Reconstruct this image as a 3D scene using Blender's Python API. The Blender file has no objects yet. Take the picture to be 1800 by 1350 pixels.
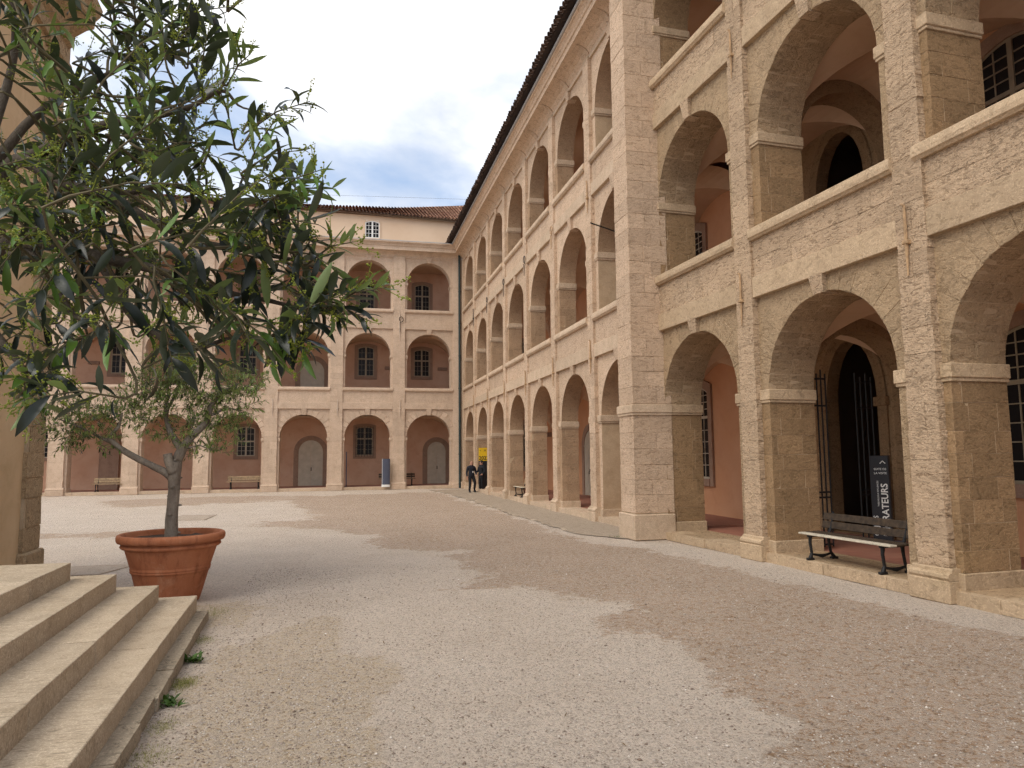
import bpy, bmesh, math, random
from mathutils import Vector, Matrix, noise
R = math.radians
rnd = random.Random(7)
scene = bpy.context.scene
col = scene.collection

# ------------------------------------------------------------------ camera
cam_d = bpy.data.cameras.new('camera')
cam = bpy.data.objects.new('camera', cam_d)
col.objects.link(cam)
scene.camera = cam
cam_d.sensor_fit = 'HORIZONTAL'
cam_d.sensor_width = 36.0
cam_d.lens = 36.0 * 1265.89 / 1800.0
cam_d.clip_start = 0.05
cam_d.clip_end = 900.0
cam.matrix_world = (Matrix.Translation((0, 0, 2.0)) @ Matrix.Rotation(-R(13.3315), 4, 'Z')
                    @ Matrix.Rotation(math.pi / 2 + 0.0996, 4, 'X') @ Matrix.Rotation(-0.0096, 4, 'Z'))

# ------------------------------------------------------------------ sky
SUN_EL, SUN_AZ = 50.0, 236.0        # degrees; azimuth clockwise from +Y
world = bpy.data.worlds.new('World')
scene.world = world
world.use_nodes = True
wn, wl = world.node_tree.nodes, world.node_tree.links
wn.clear()
w_out = wn.new('ShaderNodeOutputWorld')
w_bg = wn.new('ShaderNodeBackground')
w_bg.inputs['Strength'].default_value = 0.10
sky = wn.new('ShaderNodeTexSky')
sky.sky_type = 'NISHITA'
sky.sun_disc = False
sky.sun_elevation = R(SUN_EL)
sky.sun_rotation = R(SUN_AZ)
sky.air_density = 1.0
sky.dust_density = 1.6
sky.ozone_density = 1.2
w_tc = wn.new('ShaderNodeTexCoord')
w_sep = wn.new('ShaderNodeSeparateXYZ')
wl.new(w_tc.outputs['Generated'], w_sep.inputs[0])
w_add = wn.new('ShaderNodeMath'); w_add.operation = 'ADD'; w_add.inputs[1].default_value = 0.28
wl.new(w_sep.outputs['Z'], w_add.inputs[0])
w_max = wn.new('ShaderNodeMath'); w_max.operation = 'MAXIMUM'; w_max.inputs[1].default_value = 0.08
wl.new(w_add.outputs[0], w_max.inputs[0])
w_dx = wn.new('ShaderNodeMath'); w_dx.operation = 'DIVIDE'
w_dy = wn.new('ShaderNodeMath'); w_dy.operation = 'DIVIDE'
wl.new(w_sep.outputs['X'], w_dx.inputs[0]); wl.new(w_max.outputs[0], w_dx.inputs[1])
wl.new(w_sep.outputs['Y'], w_dy.inputs[0]); wl.new(w_max.outputs[0], w_dy.inputs[1])
w_cmb = wn.new('ShaderNodeCombineXYZ')
wl.new(w_dx.outputs[0], w_cmb.inputs['X']); wl.new(w_dy.outputs[0], w_cmb.inputs['Y'])
w_cmb.inputs['Z'].default_value = 14.2
w_n = wn.new('ShaderNodeTexNoise')
w_n.inputs['Scale'].default_value = 1.9
w_n.inputs['Detail'].default_value = 7.0
w_n.inputs['Roughness'].default_value = 0.52
w_n.inputs['Distortion'].default_value = 0.35
wl.new(w_cmb.outputs[0], w_n.inputs['Vector'])
w_rmp = wn.new('ShaderNodeValToRGB')
w_rmp.color_ramp.elements[0].position = 0.37
w_rmp.color_ramp.elements[1].position = 0.58
wl.new(w_n.outputs['Fac'], w_rmp.inputs[0])
w_n2 = wn.new('ShaderNodeTexNoise')
w_n2.inputs['Scale'].default_value = 3.1
w_n2.inputs['Detail'].default_value = 6.0
wl.new(w_cmb.outputs[0], w_n2.inputs['Vector'])
w_r2 = wn.new('ShaderNodeValToRGB')
w_r2.color_ramp.elements[0].position = 0.33
w_r2.color_ramp.elements[0].color = (5.4, 5.8, 6.6, 1)
w_r2.color_ramp.elements[1].position = 0.60
w_r2.color_ramp.elements[1].color = (10.8, 10.5, 10.1, 1)
wl.new(w_n2.outputs['Fac'], w_r2.inputs[0])
w_haze = wn.new('ShaderNodeMixRGB')
w_haze.inputs[0].default_value = 0.75
w_haze.inputs[2].default_value = (3.6, 4.7, 6.6, 1)
wl.new(sky.outputs[0], w_haze.inputs[1])
w_mix = wn.new('ShaderNodeMixRGB')
wl.new(w_rmp.outputs[0], w_mix.inputs[0])
wl.new(w_haze.outputs[0], w_mix.inputs[1])
wl.new(w_r2.outputs[0], w_mix.inputs[2])
wl.new(w_mix.outputs[0], w_bg.inputs['Color'])
wl.new(w_bg.outputs[0], w_out.inputs['Surface'])

# ------------------------------------------------------------------ sun
sun_d = bpy.data.lights.new('sun', 'SUN')
sun_d.energy = 1.5
sun_d.angle = R(40)
sun_d.color = (1.0, 0.94, 0.83)
sun = bpy.data.objects.new('sun', sun_d)
col.objects.link(sun)
_sd = Vector((math.sin(R(SUN_AZ)) * math.cos(R(SUN_EL)), math.cos(R(SUN_AZ)) * math.cos(R(SUN_EL)), math.sin(R(SUN_EL))))
sun.rotation_euler = _sd.to_track_quat('Z', 'Y').to_euler()
sun.location = _sd * 60

# ------------------------------------------------------------------ view
vs = scene.view_settings
vs.view_transform = 'Standard'
vs.look = 'None'
vs.exposure = 0.60
vs.gamma = 1.0
scene.cycles.use_denoising = True
scene.cycles.denoiser = 'OPENIMAGEDENOISE'
scene.cycles.denoising_input_passes = 'RGB_ALBEDO_NORMAL'
scene.cycles.denoising_prefilter = 'NONE'
scene.cycles.use_adaptive_sampling = True
scene.cycles.adaptive_threshold = 0.03
scene.cycles.max_bounces = 6
scene.cycles.diffuse_bounces = 4
scene.cycles.glossy_bounces = 2
scene.cycles.transmission_bounces = 2
scene.cycles.sample_clamp_indirect = 8.0

# ================================================================== helpers
class MB:
    """collects geometry for one mesh object"""
    def __init__(self):
        self.v, self.f, self.m = [], [], []
    def face(self, pts, mi=0):
        b = len(self.v); self.v += [tuple(p) for p in pts]
        self.f.append(tuple(range(b, b + len(pts)))); self.m.append(mi)
    def add(self, vs_, fs_, mi=0):
        b = len(self.v); self.v += [tuple(p) for p in vs_]
        for f in fs_:
            self.f.append(tuple(b + i for i in f)); self.m.append(mi)
        return self
    def box(self, x0, x1, y0, y1, z0, z1, mi=0):
        if x0 > x1: x0, x1 = x1, x0
        if y0 > y1: y0, y1 = y1, y0
        if z0 > z1: z0, z1 = z1, z0
        vs_ = [(x0, y0, z0), (x1, y0, z0), (x1, y1, z0), (x0, y1, z0), (x0, y0, z1), (x1, y0, z1), (x1, y1, z1), (x0, y1, z1)]
        fs_ = [(3, 2, 1, 0), (4, 5, 6, 7), (0, 1, 5, 4), (1, 2, 6, 5), (2, 3, 7, 6), (3, 0, 4, 7)]
        return self.add(vs_, fs_, mi)
    def cbox(self, x0, x1, y0, y1, z0, z1, c=0.01, mi=0):
        """chamfered box"""
        if x0 > x1: x0, x1 = x1, x0
        if y0 > y1: y0, y1 = y1, y0
        if z0 > z1: z0, z1 = z1, z0
        cx, cy, cz = (x0 + x1) / 2, (y0 + y1) / 2, (z0 + z1) / 2
        vs_, fs_ = chamfer_cube((x1 - x0) / 2, (y1 - y0) / 2, (z1 - z0) / 2, c)
        return self.add([(cx + a, cy + b, cz + d) for a, b, d in vs_], fs_, mi)
    def extrude(self, prof, x0, x1, mi=0, axis='x', cap=True):
        """closed profile of (a,b); axis x: (x,a,b); axis y: (a,y,b); axis z: (a,b,z)"""
        n = len(prof)
        def P(t, a, b):
            return (t, a, b) if axis == 'x' else ((a, t, b) if axis == 'y' else (a, b, t))
        vs_ = [P(x0, a, b) for a, b in prof] + [P(x1, a, b) for a, b in prof]
        fs_ = [(i, (i + 1) % n, n + (i + 1) % n, n + i) for i in range(n)]
        if cap:
            fs_ += [tuple(range(n))[::-1], tuple(range(n, 2 * n))]
        return self.add(vs_, fs_, mi)
    def tube(self, pts, rad, n=8, mi=0, cap=True):
        pts = [Vector(p) for p in pts]
        if not isinstance(rad, (list, tuple)): rad = [rad] * len(pts)
        base = len(self.v)
        up = Vector((0.13, 0.27, 0.95)).normalized()
        prev = None
        for i, p in enumerate(pts):
            d = (pts[min(i + 1, len(pts) - 1)] - pts[max(i - 1, 0)])
            d = d.normalized() if d.length > 1e-9 else Vector((0, 0, 1))
            if prev is None:
                a = d.cross(up)
                if a.length < 1e-3: a = d.cross(Vector((1, 0, 0)))
                a.normalize()
            else:
                a = (prev - d * prev.dot(d)).normalized()
            prev = a
            b = d.cross(a)
            for k in range(n):
                t = 2 * math.pi * k / n
                self.v.append(tuple(p + (a * math.cos(t) + b * math.sin(t)) * rad[i]))
        for i in range(len(pts) - 1):
            for k in range(n):
                q = (k + 1) % n
                self.f.append((base + i * n + k, base + i * n + q, base + (i + 1) * n + q, base + (i + 1) * n + k)); self.m.append(mi)
        if cap:
            self.f.append(tuple(base + k for k in range(n))[::-1]); self.m.append(mi)
            e = base + (len(pts) - 1) * n
            self.f.append(tuple(e + k for k in range(n))); self.m.append(mi)
        return self
    def lathe(self, prof, c=(0, 0, 0), n=32, mi=0):
        base = len(self.v)
        for r_, z in prof:
            for k in range(n):
                t = 2 * math.pi * k / n
                self.v.append((c[0] + r_ * math.cos(t), c[1] + r_ * math.sin(t), c[2] + z))
        for i in range(len(prof) - 1):
            for k in range(n):
                q = (k + 1) % n
                self.f.append((base + i * n + k, base + i * n + q, base + (i + 1) * n + q, base + (i + 1) * n + k)); self.m.append(mi)
        return self
    def mesh(self, name, mats, smooth=False):
        me = bpy.data.meshes.new(name)
        me.from_pydata(self.v, [], self.f)
        if not isinstance(mats, (list, tuple)): mats = [mats]
        for mt in mats: me.materials.append(mt)
        if len(mats) > 1: me.polygons.foreach_set('material_index', self.m)
        if smooth: me.polygons.foreach_set('use_smooth', [True] * len(self.f))
        me.update()
        return me
    def build(self, name, mats, parent=None, smooth=False, loc=(0, 0, 0)):
        return link(name, self.mesh(name, mats, smooth), parent, loc)

def chamfer_cube(hx, hy, hz, c):
    c = min(c, hx * 0.45, hy * 0.45, hz * 0.45)
    vs_, idx = [], {}
    for sx in (-1, 1):
        for sy in (-1, 1):
            for sz in (-1, 1):
                for ax in range(3):
                    p = [sx * (hx - c), sy * (hy - c), sz * (hz - c)]
                    p[ax] = (sx * hx, sy * hy, sz * hz)[ax]
                    idx[(sx, sy, sz, ax)] = len(vs_); vs_.append(tuple(p))
    fs_ = []
    S = (-1, 1)
    for ax in range(3):
        b, d = (ax + 1) % 3, (ax + 2) % 3
        for s in S:
            q = []
            for sb, sd in ((-1, -1), (1, -1), (1, 1), (-1, 1)):
                k = [0, 0, 0]; k[ax], k[b], k[d] = s, sb, sd
                q.append(idx[(*k, ax)])
            fs_.append(tuple(q if s > 0 else q[::-1]))
        for sb in S:
            for sd in S:
                k0, k1 = [0, 0, 0], [0, 0, 0]
                k0[ax], k0[b], k0[d] = -1, sb, sd
                k1[ax], k1[b], k1[d] = 1, sb, sd
                q = [idx[(*k0, b)], idx[(*k1, b)], idx[(*k1, d)], idx[(*k0, d)]]
                fs_.append(tuple(q if sb * sd < 0 else q[::-1]))
    for sx in S:
        for sy in S:
            for sz in S:
                q = [idx[(sx, sy, sz, a)] for a in range(3)]
                fs_.append(tuple(q if sx * sy * sz > 0 else q[::-1]))
    return vs_, fs_

def link(name, data, parent=None, loc=(0, 0, 0), rot=None, scale=None):
    o = bpy.data.objects.new(name, data)
    col.objects.link(o)
    if parent is not None: o.parent = parent
    o.location = loc
    if rot is not None: o.rotation_euler = rot
    if scale is not None: o.scale = scale
    return o

def thing(name, label, cat, loc=(0, 0, 0), rotz=0.0, group=None):
    o = link(name, None, None, loc, (0, 0, rotz))
    o['label'] = label; o['category'] = cat
    if group: o['group'] = group
    return o

def tag(o, label, cat, group=None, kind=None):
    o['label'] = label; o['category'] = cat
    if group: o['group'] = group
    if kind: o['kind'] = kind
    return o

def structure(o, label=None):
    o['kind'] = 'structure'
    if label: o['label'] = label
    return o

# ------------------------------------------------------------------ node material helper
class NT:
    def __init__(self, name, rough=0.9, spec=0.25):
        self.mat = bpy.data.materials.new(name)
        self.mat.use_nodes = True
        self.n, self.l = self.mat.node_tree.nodes, self.mat.node_tree.links
        self.b = self.n['Principled BSDF']
        self.b.inputs['Roughness'].default_value = rough
        self.b.inputs['Specular IOR Level'].default_value = spec
        self._pos = None
    def new(self, t, **kw):
        nd = self.n.new(t)
        for k, v in kw.items(): setattr(nd, k, v)
        return nd
    def pos(self):
        if self._pos is None: self._pos = self.new('ShaderNodeNewGeometry').outputs['Position']
        return self._pos
    def scaled(self, s, src=None):
        m = self.new('ShaderNodeMapping')
        m.inputs['Scale'].default_value = s
        self.l.new(src or self.pos(), m.inputs['Vector'])
        return m.outputs[0]
    def noise(self, scale, detail=5, rough=0.55, src=None, dist=0.0):
        nd = self.new('ShaderNodeTexNoise')
        nd.inputs['Scale'].default_value = scale
        nd.inputs['Detail'].default_value = detail
        nd.inputs['Roughness'].default_value = rough
        nd.inputs['Distortion'].default_value = dist
        self.l.new(src or self.pos(), nd.inputs['Vector'])
        return nd.outputs['Fac']
    def voro(self, scale, src=None, feature='DISTANCE_TO_EDGE', out='Distance', rand=1.0):
        nd = self.new('ShaderNodeTexVoronoi', feature=feature)
        nd.inputs['Scale'].default_value = scale
        nd.inputs['Randomness'].default_value = rand
        self.l.new(src or self.pos(), nd.inputs['Vector'])
        return nd.outputs[out]
    def ramp(self, src, p0, p1, c0=(0, 0, 0), c1=(1, 1, 1)):
        nd = self.new('ShaderNodeValToRGB')
        e = nd.color_ramp.elements
        e[0].position, e[1].position = p0, p1
        e[0].color, e[1].color = (*c0, 1), (*c1, 1)
        self.l.new(src, nd.inputs[0])
        return nd.outputs[0]
    def mix(self, fac, a, b, mode='MIX'):
        nd = self.new('ShaderNodeMixRGB', blend_type=mode)
        for i, x in ((0, fac), (1, a), (2, b)):
            if isinstance(x, (int, float)): nd.inputs[i].default_value = x
            elif isinstance(x, tuple): nd.inputs[i].default_value = (*x, 1)
            else: self.l.new(x, nd.inputs[i])
        return nd.outputs[0]
    def math(self, op, a, b=0.0):
        nd = self.new('ShaderNodeMath', operation=op)
        for i, x in ((0, a), (1, b)):
            if isinstance(x, (int, float)): nd.inputs[i].default_value = x
            else: self.l.new(x, nd.inputs[i])
        return nd.outputs[0]
    def random(self):
        return self.new('ShaderNodeObjectInfo').outputs['Random']
    def color(self, c):
        if isinstance(c, tuple): self.b.inputs['Base Color'].default_value = (*c, 1)
        else: self.l.new(c, self.b.inputs['Base Color'])
    def bump(self, h, strength=0.5, dist=0.02, prev=None):
        nd = self.new('ShaderNodeBump')
        nd.inputs['Strength'].default_value = strength
        nd.inputs['Distance'].default_value = dist
        self.l.new(h, nd.inputs['Height'])
        if prev is not None: self.l.new(prev, nd.inputs['Normal'])
        self.l.new(nd.outputs[0], self.b.inputs['Normal'])
        return nd.outputs[0]

def stone(name, light, mid, dark, erosion=0.5, fine=1.0, pits=0.4, streak=0.35, jit=0.16, lay=1.9, lichen=0.0, crust_shade=0.0, dash=0.0):
    m = NT(name, 0.92, 0.15)
    big = m.noise(0.6, 5, 0.62)
    c = m.mix(m.ramp(big, 0.36, 0.66), mid, light)
    c = m.mix(m.math('MULTIPLY', m.ramp(m.noise(3.2, 5, 0.65), 0.44, 0.70), 0.6), c, dark)
    if streak:
        st = m.noise(1.0, 4, 0.6, m.scaled((2.2, 2.2, 0.16)))
        c = m.mix(m.math('MULTIPLY', m.ramp(st, 0.52, 0.72), streak), c, tuple(x * 0.6 for x in dark))
    if lichen:
        c = m.mix(m.math('MULTIPLY', m.ramp(m.noise(1.3, 4, 0.6), 0.58, 0.70), lichen), c, (0.34, 0.24, 0.10))
    grain = m.noise(32 * fine, 4, 0.7)
    c = m.mix(m.math('MULTIPLY', m.ramp(grain, 0.44, 0.32), pits), c, tuple(x * 0.5 for x in dark))
    h = m.math('MULTIPLY', grain, 0.012)
    wsrc = m.scaled((1, 1, lay))
    cn = m.noise(6.5 * fine, 5, 0.70, wsrc, 0.9)
    h = m.math('ADD', h, m.math('MULTIPLY', cn, 0.05))
    if crust_shade:
        cr_ = m.math('MULTIPLY', m.ramp(cn, 0.565, 0.625), m.ramp(big, 0.38, 0.56, (0.3, 0.3, 0.3), (1, 1, 1)))  # crevice shade of the crusty relief painted into the colour, beyond the bump
        c = m.mix(m.math('MULTIPLY', cr_, crust_shade), c, tuple(x * 0.42 for x in dark))
        c = m.mix(m.math('MULTIPLY', m.ramp(cn, 0.44, 0.36), crust_shade * 0.5), c, tuple(min(.8, x * 1.3) for x in light))
        h = m.math('ADD', h, m.math('MULTIPLY', cr_, -0.02 * crust_shade))
    if dash:
        dn = m.noise(1.0, 3, 0.6, m.scaled((9, 46, 30)))
        c = m.mix(m.math('MULTIPLY', m.math('MULTIPLY', m.ramp(dn, 0.55, 0.62), m.ramp(big, 0.42, 0.60)), dash), c, tuple(x * 0.35 for x in dark))
    j = m.math('ADD', m.math('MULTIPLY', m.random(), jit), 1.0 - jit * 0.55)
    m.color(m.mix(1.0, c, j, 'MULTIPLY'))
    m.bump(h, min(1.0, erosion), 1.0 if erosion > .8 else 0.7)
    return m.mat

def plaster(name, a, b, dark, scale=0.8, bump=0.25, stain=0.3):
    m = NT(name, 0.93, 0.12)
    c = m.mix(m.ramp(m.noise(scale, 5, 0.6), 0.35, 0.68), a, b)
    sn = m.noise(scale * 2.6, 6, 0.68, None, 0.6)
    c = m.mix(m.math('MULTIPLY', m.ramp(sn, 0.5, 0.72), stain), c, dark)
    m.color(c)
    m.bump(m.math('ADD', m.math('MULTIPLY', sn, .03), m.math('MULTIPLY', m.noise(40, 3, 0.65), .006)), min(1, bump * 2), 1.0)
    return m.mat

def simple(name, c, rough=0.7, var=0.25, scale=6.0, metal=0.0, bump=0.0, spec=0.3):
    m = NT(name, rough, spec)
    m.b.inputs['Metallic'].default_value = metal
    cc = m.mix(m.ramp(m.noise(scale, 6, 0.6), 0.3, 0.7), tuple(x * (1 - var) for x in c), tuple(min(1, x * (1 + var)) for x in c))
    m.color(cc)
    if bump: m.bump(m.noise(scale * 5, 6, 0.65), bump, 0.01)
    return m.mat

M = {}
M['stone_far'] = stone('stone_far', (0.65, 0.49, 0.365), (0.575, 0.425, 0.31), (0.44, 0.31, 0.215), 0.4, 1.1, 0.25, 0.28, 0.14, 1.6, 0.0, 0.30)
M['stone_long'] = stone('stone_long', (0.62, 0.455, 0.325), (0.54, 0.385, 0.265), (0.36, 0.245, 0.155), 0.8, 1.1, 0.42, 0.34, 0.18, 2.0, 0.0, 0.65)
M['reveal_long_shaded'] = stone('reveal_long_shaded', (0.44, 0.30, 0.19), (0.375, 0.25, 0.155), (0.27, 0.172, 0.10), 0.6, 1.1, 0.38, 0.28, 0.22, 1.6, 0.0, 0.5)  # long wing stone darkened: shade of the arch sides put into the colour
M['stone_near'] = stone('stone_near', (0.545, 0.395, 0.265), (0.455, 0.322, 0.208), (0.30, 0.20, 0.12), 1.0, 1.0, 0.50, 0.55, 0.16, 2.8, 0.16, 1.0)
M['reveal_near_shaded'] = stone('reveal_near_shaded', (0.36, 0.235, 0.13), (0.295, 0.19, 0.10), (0.20, 0.125, 0.064), 0.75, 1.1, 0.42, 0.28, 0.28, 1.6, 0.16, 0.6)  # near wing stone with arch shade and bounced warmth mixed into its colour
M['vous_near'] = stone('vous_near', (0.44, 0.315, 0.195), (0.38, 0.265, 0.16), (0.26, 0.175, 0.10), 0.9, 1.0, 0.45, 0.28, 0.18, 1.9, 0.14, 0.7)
M['smooth_near'] = stone('smooth_near', (0.56, 0.415, 0.275), (0.485, 0.355, 0.225), (0.33, 0.23, 0.14), 0.55, 1.0, 0.40, 0.40, 0.14, 1.5, 0.22, 0.5)
M['mortar'] = stone('mortar', (0.54, 0.43, 0.30), (0.48, 0.38, 0.26), (0.37, 0.285, 0.195), 0.3, 1.0, 0.15, 0.0, 0.05)
M['mortar_dim'] = stone('mortar_dim', (0.55, 0.41, 0.27), (0.48, 0.35, 0.23), (0.36, 0.25, 0.15), 0.3, 1.0, 0.15, 0.0, 0.05)
M['coping'] = stone('coping', (0.66, 0.495, 0.355), (0.585, 0.43, 0.30), (0.40, 0.285, 0.19), 0.45, 1.2, 0.34, 0.28, 0.12, 1.4, 0.0, 0.3)
M['pink'] = plaster('pink_plaster', (0.57, 0.34, 0.225), (0.62, 0.40, 0.28), (0.46, 0.255, 0.16), 0.7, 0.3, 0.5)
M['pink_warm'] = plaster('orange_plaster', (0.57, 0.29, 0.155), (0.61, 0.33, 0.19), (0.47, 0.22, 0.11), 0.7, 0.2, 0.4)
M['vault'] = plaster('vault_plaster', (0.55, 0.38, 0.25), (0.60, 0.43, 0.30), (0.44, 0.29, 0.18), 0.6, 0.18, 0.35)
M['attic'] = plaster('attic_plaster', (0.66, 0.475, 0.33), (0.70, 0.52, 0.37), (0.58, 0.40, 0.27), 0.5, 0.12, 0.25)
M['chapel'] = plaster('chapel_plaster', (0.58, 0.42, 0.255), (0.64, 0.48, 0.305), (0.44, 0.31, 0.17), 0.9, 0.35, 0.45)
M['surround'] = stone('surround', (0.40, 0.265, 0.19), (0.35, 0.23, 0.165), (0.26, 0.165, 0.115), 0.3, 1.0, 0.2, 0.2, 0.1)
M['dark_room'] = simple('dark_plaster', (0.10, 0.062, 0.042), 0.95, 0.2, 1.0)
M['wood_pale'] = simple('pale_painted_wood', (0.50, 0.43, 0.33), 0.6, 0.12, 3.0)
M['wood_frame'] = simple('window_wood', (0.36, 0.29, 0.20), 0.6, 0.15, 4.0)
M['wood_near'] = simple('grey_green_window_wood', (0.33, 0.28, 0.19), 0.6, 0.12, 4.0)
M['wood_shaded'] = simple('shaded_window_wood', (0.25, 0.19, 0.125), 0.65, 0.15, 4.0)  # upper near window: deep gallery shade put into the wood colour
M['wood_white'] = simple('white_window_wood', (0.74, 0.72, 0.68), 0.55, 0.06, 4.0)
M['glass'] = NT('window_glass', 0.22, 0.12).mat
M['glass'].node_tree.nodes['Principled BSDF'].inputs['Base Color'].default_value = (0.018, 0.016, 0.016, 1)
M['iron'] = simple('black_iron', (0.018, 0.017, 0.017), 0.5, 0.3, 9.0, 0.3)
M['anchor'] = simple('rusted_anchor', (0.40, 0.26, 0.145), 0.85, 0.35, 14.0, 0.0, 0.3)
M['anchor_pale'] = simple('pale_anchor', (0.58, 0.47, 0.37), 0.85, 0.15, 14.0)
M['pipe'] = simple('drainpipe_green', (0.030, 0.042, 0.040), 0.45, 0.2, 4.0, 0.2)
M['gutter'] = simple('zinc', (0.42, 0.41, 0.40), 0.45, 0.15, 5.0, 0.6)

# floor tiles of the galleries
_m = NT('terracotta_floor', 0.6, 0.35)
_bk = _m.new('ShaderNodeTexBrick')
_bk.inputs['Scale'].default_value = 4.5
_bk.inputs['Mortar Size'].default_value = 0.012
_bk.inputs['Brick Width'].default_value = 0.8
_bk.inputs['Row Height'].default_value = 0.8
_bk.inputs['Color1'].default_value = (0.30, 0.125, 0.085, 1)
_bk.inputs['Color2'].default_value = (0.25, 0.10, 0.07, 1)
_bk.inputs['Mortar'].default_value = (0.22, 0.13, 0.09, 1)
_m.l.new(_m.pos(), _bk.inputs['Vector'])
_m.color(_m.mix(_m.math('MULTIPLY', _m.ramp(_m.noise(1.5), 0.4, 0.7), 0.4), _bk.outputs[0], (0.30, 0.17, 0.12)))
M['tiles'] = _m.mat

# roof tiles: colour comes with each tile as an attribute
_m = NT('roof_tile', 0.85, 0.2)
_at = _m.new('ShaderNodeAttribute', attribute_name='tone')
_c = _m.mix(_at.outputs['Fac'], (0.27, 0.115, 0.07), (0.58, 0.33, 0.22))
_c = _m.mix(_m.math('MULTIPLY', _m.ramp(_m.noise(2.5, 6), 0.48, 0.72), 0.45), _c, (0.17, 0.105, 0.08))
_m.color(_c)
_m.bump(_m.noise(30), 0.4, 0.01)
M['roof'] = _m.mat
_m = NT('old_dark_tile', 0.9, 0.15)
_at = _m.new('ShaderNodeAttribute', attribute_name='tone')
_m.color(_m.mix(_at.outputs['Fac'], (0.045, 0.030, 0.024), (0.12, 0.075, 0.055)))
_m.bump(_m.noise(30), 0.4, 0.01)
M['roof_dark'] = _m.mat

# ================================================================== ground
# loose brown gravel in patches over a pale trodden surface
LOOSE = [[(-1.93, 22.67), (1.96, 25.63), (5.7, 24.26), (5.45, 17.11), (6.33, 14.09), (6.75, 10.97), (6.9, 7.66), (7.4, 6.0), (7.4, 3.0), (4.0, 2.6), (2.75, 4.2), (2.93, 4.85),
          (3.38, 5.94), (3.52, 7.19), (3.18, 7.92), (2.46, 8.12), (3.72, 8.69), (3.71, 9.63), (2.54, 10.86), (1.08, 10.82), (1.96, 11.54),
          (2.6, 11.91), (1.91, 13.78), (2.79, 15.69), (0.53, 16.93), (1.18, 19.2)],
         [(-3.59, 24.2), (-0.68, 24.22), (-3, 40), (5.2, 41.5), (5.5, 30.57), (5.5, 24.26), (0.63, 20.12)],
         [(-9, 33), (-3, 36), (-4, 42), (-12, 40)], [(-8, 20.5), (-3.5, 21.2), (-4.5, 22.4), (-9, 22)]]
EARTH = [[(-1.3, 8.2), (-0.2, 9.9), (0.3, 7.65), (0.5, 5.91), (0.03, 4.4), (-1.1, 4.4)], [(-2.3, 10.6), (-1.2, 10.9), (-1.0, 9.8), (-1.75, 9.6)]]
def inside(p, poly):
    x, y = p; r = False
    for i in range(len(poly)):
        x0, y0 = poly[i]; x1, y1 = poly[i - 1]
        if (y0 > y) != (y1 > y) and x < (x1 - x0) * (y - y0) / (y1 - y0) + x0: r = not r
    return r
def axis(marks):
    out = []
    for a, b, s in marks:
        n = max(1, int(round((b - a) / s)))
        out += [a + (b - a) * i / n for i in range(n)]
    return out + [marks[-1][1]]
gx = axis([(-70, -22, 8), (-22, -9, 1.0), (-9, 8.5, 0.14), (8.5, 70, 8)])
gy = axis([(-40, 0, 5), (0, 3, 0.5), (3, 16, 0.14), (16, 44, 0.25), (44, 60, 4), (60, 90, 10)])
gv, gf, ga, ge = [], [], [], []
for y in gy:
    for x in gx:
        q = Vector((x, y, 0))
        sc_ = 1.0 + max(0, y - 10) * 0.05
        wx = x + 0.35 * sc_ * noise.noise(q * 0.9) + 0.16 * noise.noise(q * 3.1)
        wy = y + 0.8 * sc_ * noise.noise(q * 0.7 + Vector((9, 3, 0))) + 0.3 * noise.noise(q * 3.3 + Vector((5, 0, 0)))
        a = 0.0
        bs = 0.16 + 0.018 * max(0, y - 4)
        for px, py in ((0, 0), (bs, 0), (-bs, 0), (0, 2 * bs), (0, -2 * bs), (.6 * bs, bs), (-.6 * bs, bs), (.6 * bs, -bs), (-.6 * bs, -bs), (2 * bs, 0), (-2 * bs, 0)):
            a += any(inside((wx + px, wy + py), P) for P in LOOSE)
        e = 1.0 * any(inside((wx, wy), P) for P in EARTH)
        ga.append(a / 11.0); ge.append(e)
        gv.append((x, y, 0.012 * noise.noise(q * 0.6) + 0.004 * noise.noise(q * 2.3) - 0.006))
nx = len(gx)
for j in range(len(gy) - 1):
    for i in range(nx - 1):
        gf.append((j * nx + i, j * nx + i + 1, (j + 1) * nx + i + 1, (j + 1) * nx + i))
me = bpy.data.meshes.new('ground')
me.from_pydata(gv, [], gf)
for nm, dat in (('loose', ga), ('earth', ge)):
    at = me.attributes.new(nm, 'FLOAT', 'POINT'); at.data.foreach_set('value', dat)
m = NT('gravel', 0.95, 0.12)
la = m.new('ShaderNodeAttribute', attribute_name='loose').outputs['Fac']
ea = m.new('ShaderNodeAttribute', attribute_name='earth').outputs['Fac']
n5 = m.noise(5, 6, 0.72)
lm = m.ramp(m.math('ADD', la, m.math('MULTIPLY', m.math('SUBTRACT', n5, 0.5), 1.7)), 0.40, 0.60)
n1 = m.noise(0.8, 5)
pale = m.mix(m.ramp(n1, 0.35, 0.65), (0.58, 0.47, 0.375), (0.66, 0.55, 0.455))
brown = m.mix(m.ramp(n1, 0.35, 0.65), (0.33, 0.21, 0.125), (0.41, 0.27, 0.175))
c = m.mix(lm, pale, brown)
c = m.mix(m.math('MULTIPLY', m.ramp(m.math('ADD', ea, m.math('SUBTRACT', n5, 0.5)), 0.30, 0.85), 0.55), c, (0.43, 0.31, 0.165))
vt = m.new('ShaderNodeTexVoronoi', feature='F1'); vt.inputs['Scale'].default_value = 62; m.l.new(m.pos(), vt.inputs['Vector'])
g2 = m.new('ShaderNodeSeparateColor'); m.l.new(vt.outputs['Color'], g2.inputs[0])
c = m.mix(m.math('MULTIPLY', m.ramp(g2.outputs[0], 0.55, 0.95), 0.55), c, (0.62, 0.53, 0.44))
c = m.mix(m.math('MULTIPLY', m.ramp(g2.outputs[1], 0.60, 0.9), 0.60), c, (0.15, 0.105, 0.075))
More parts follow.
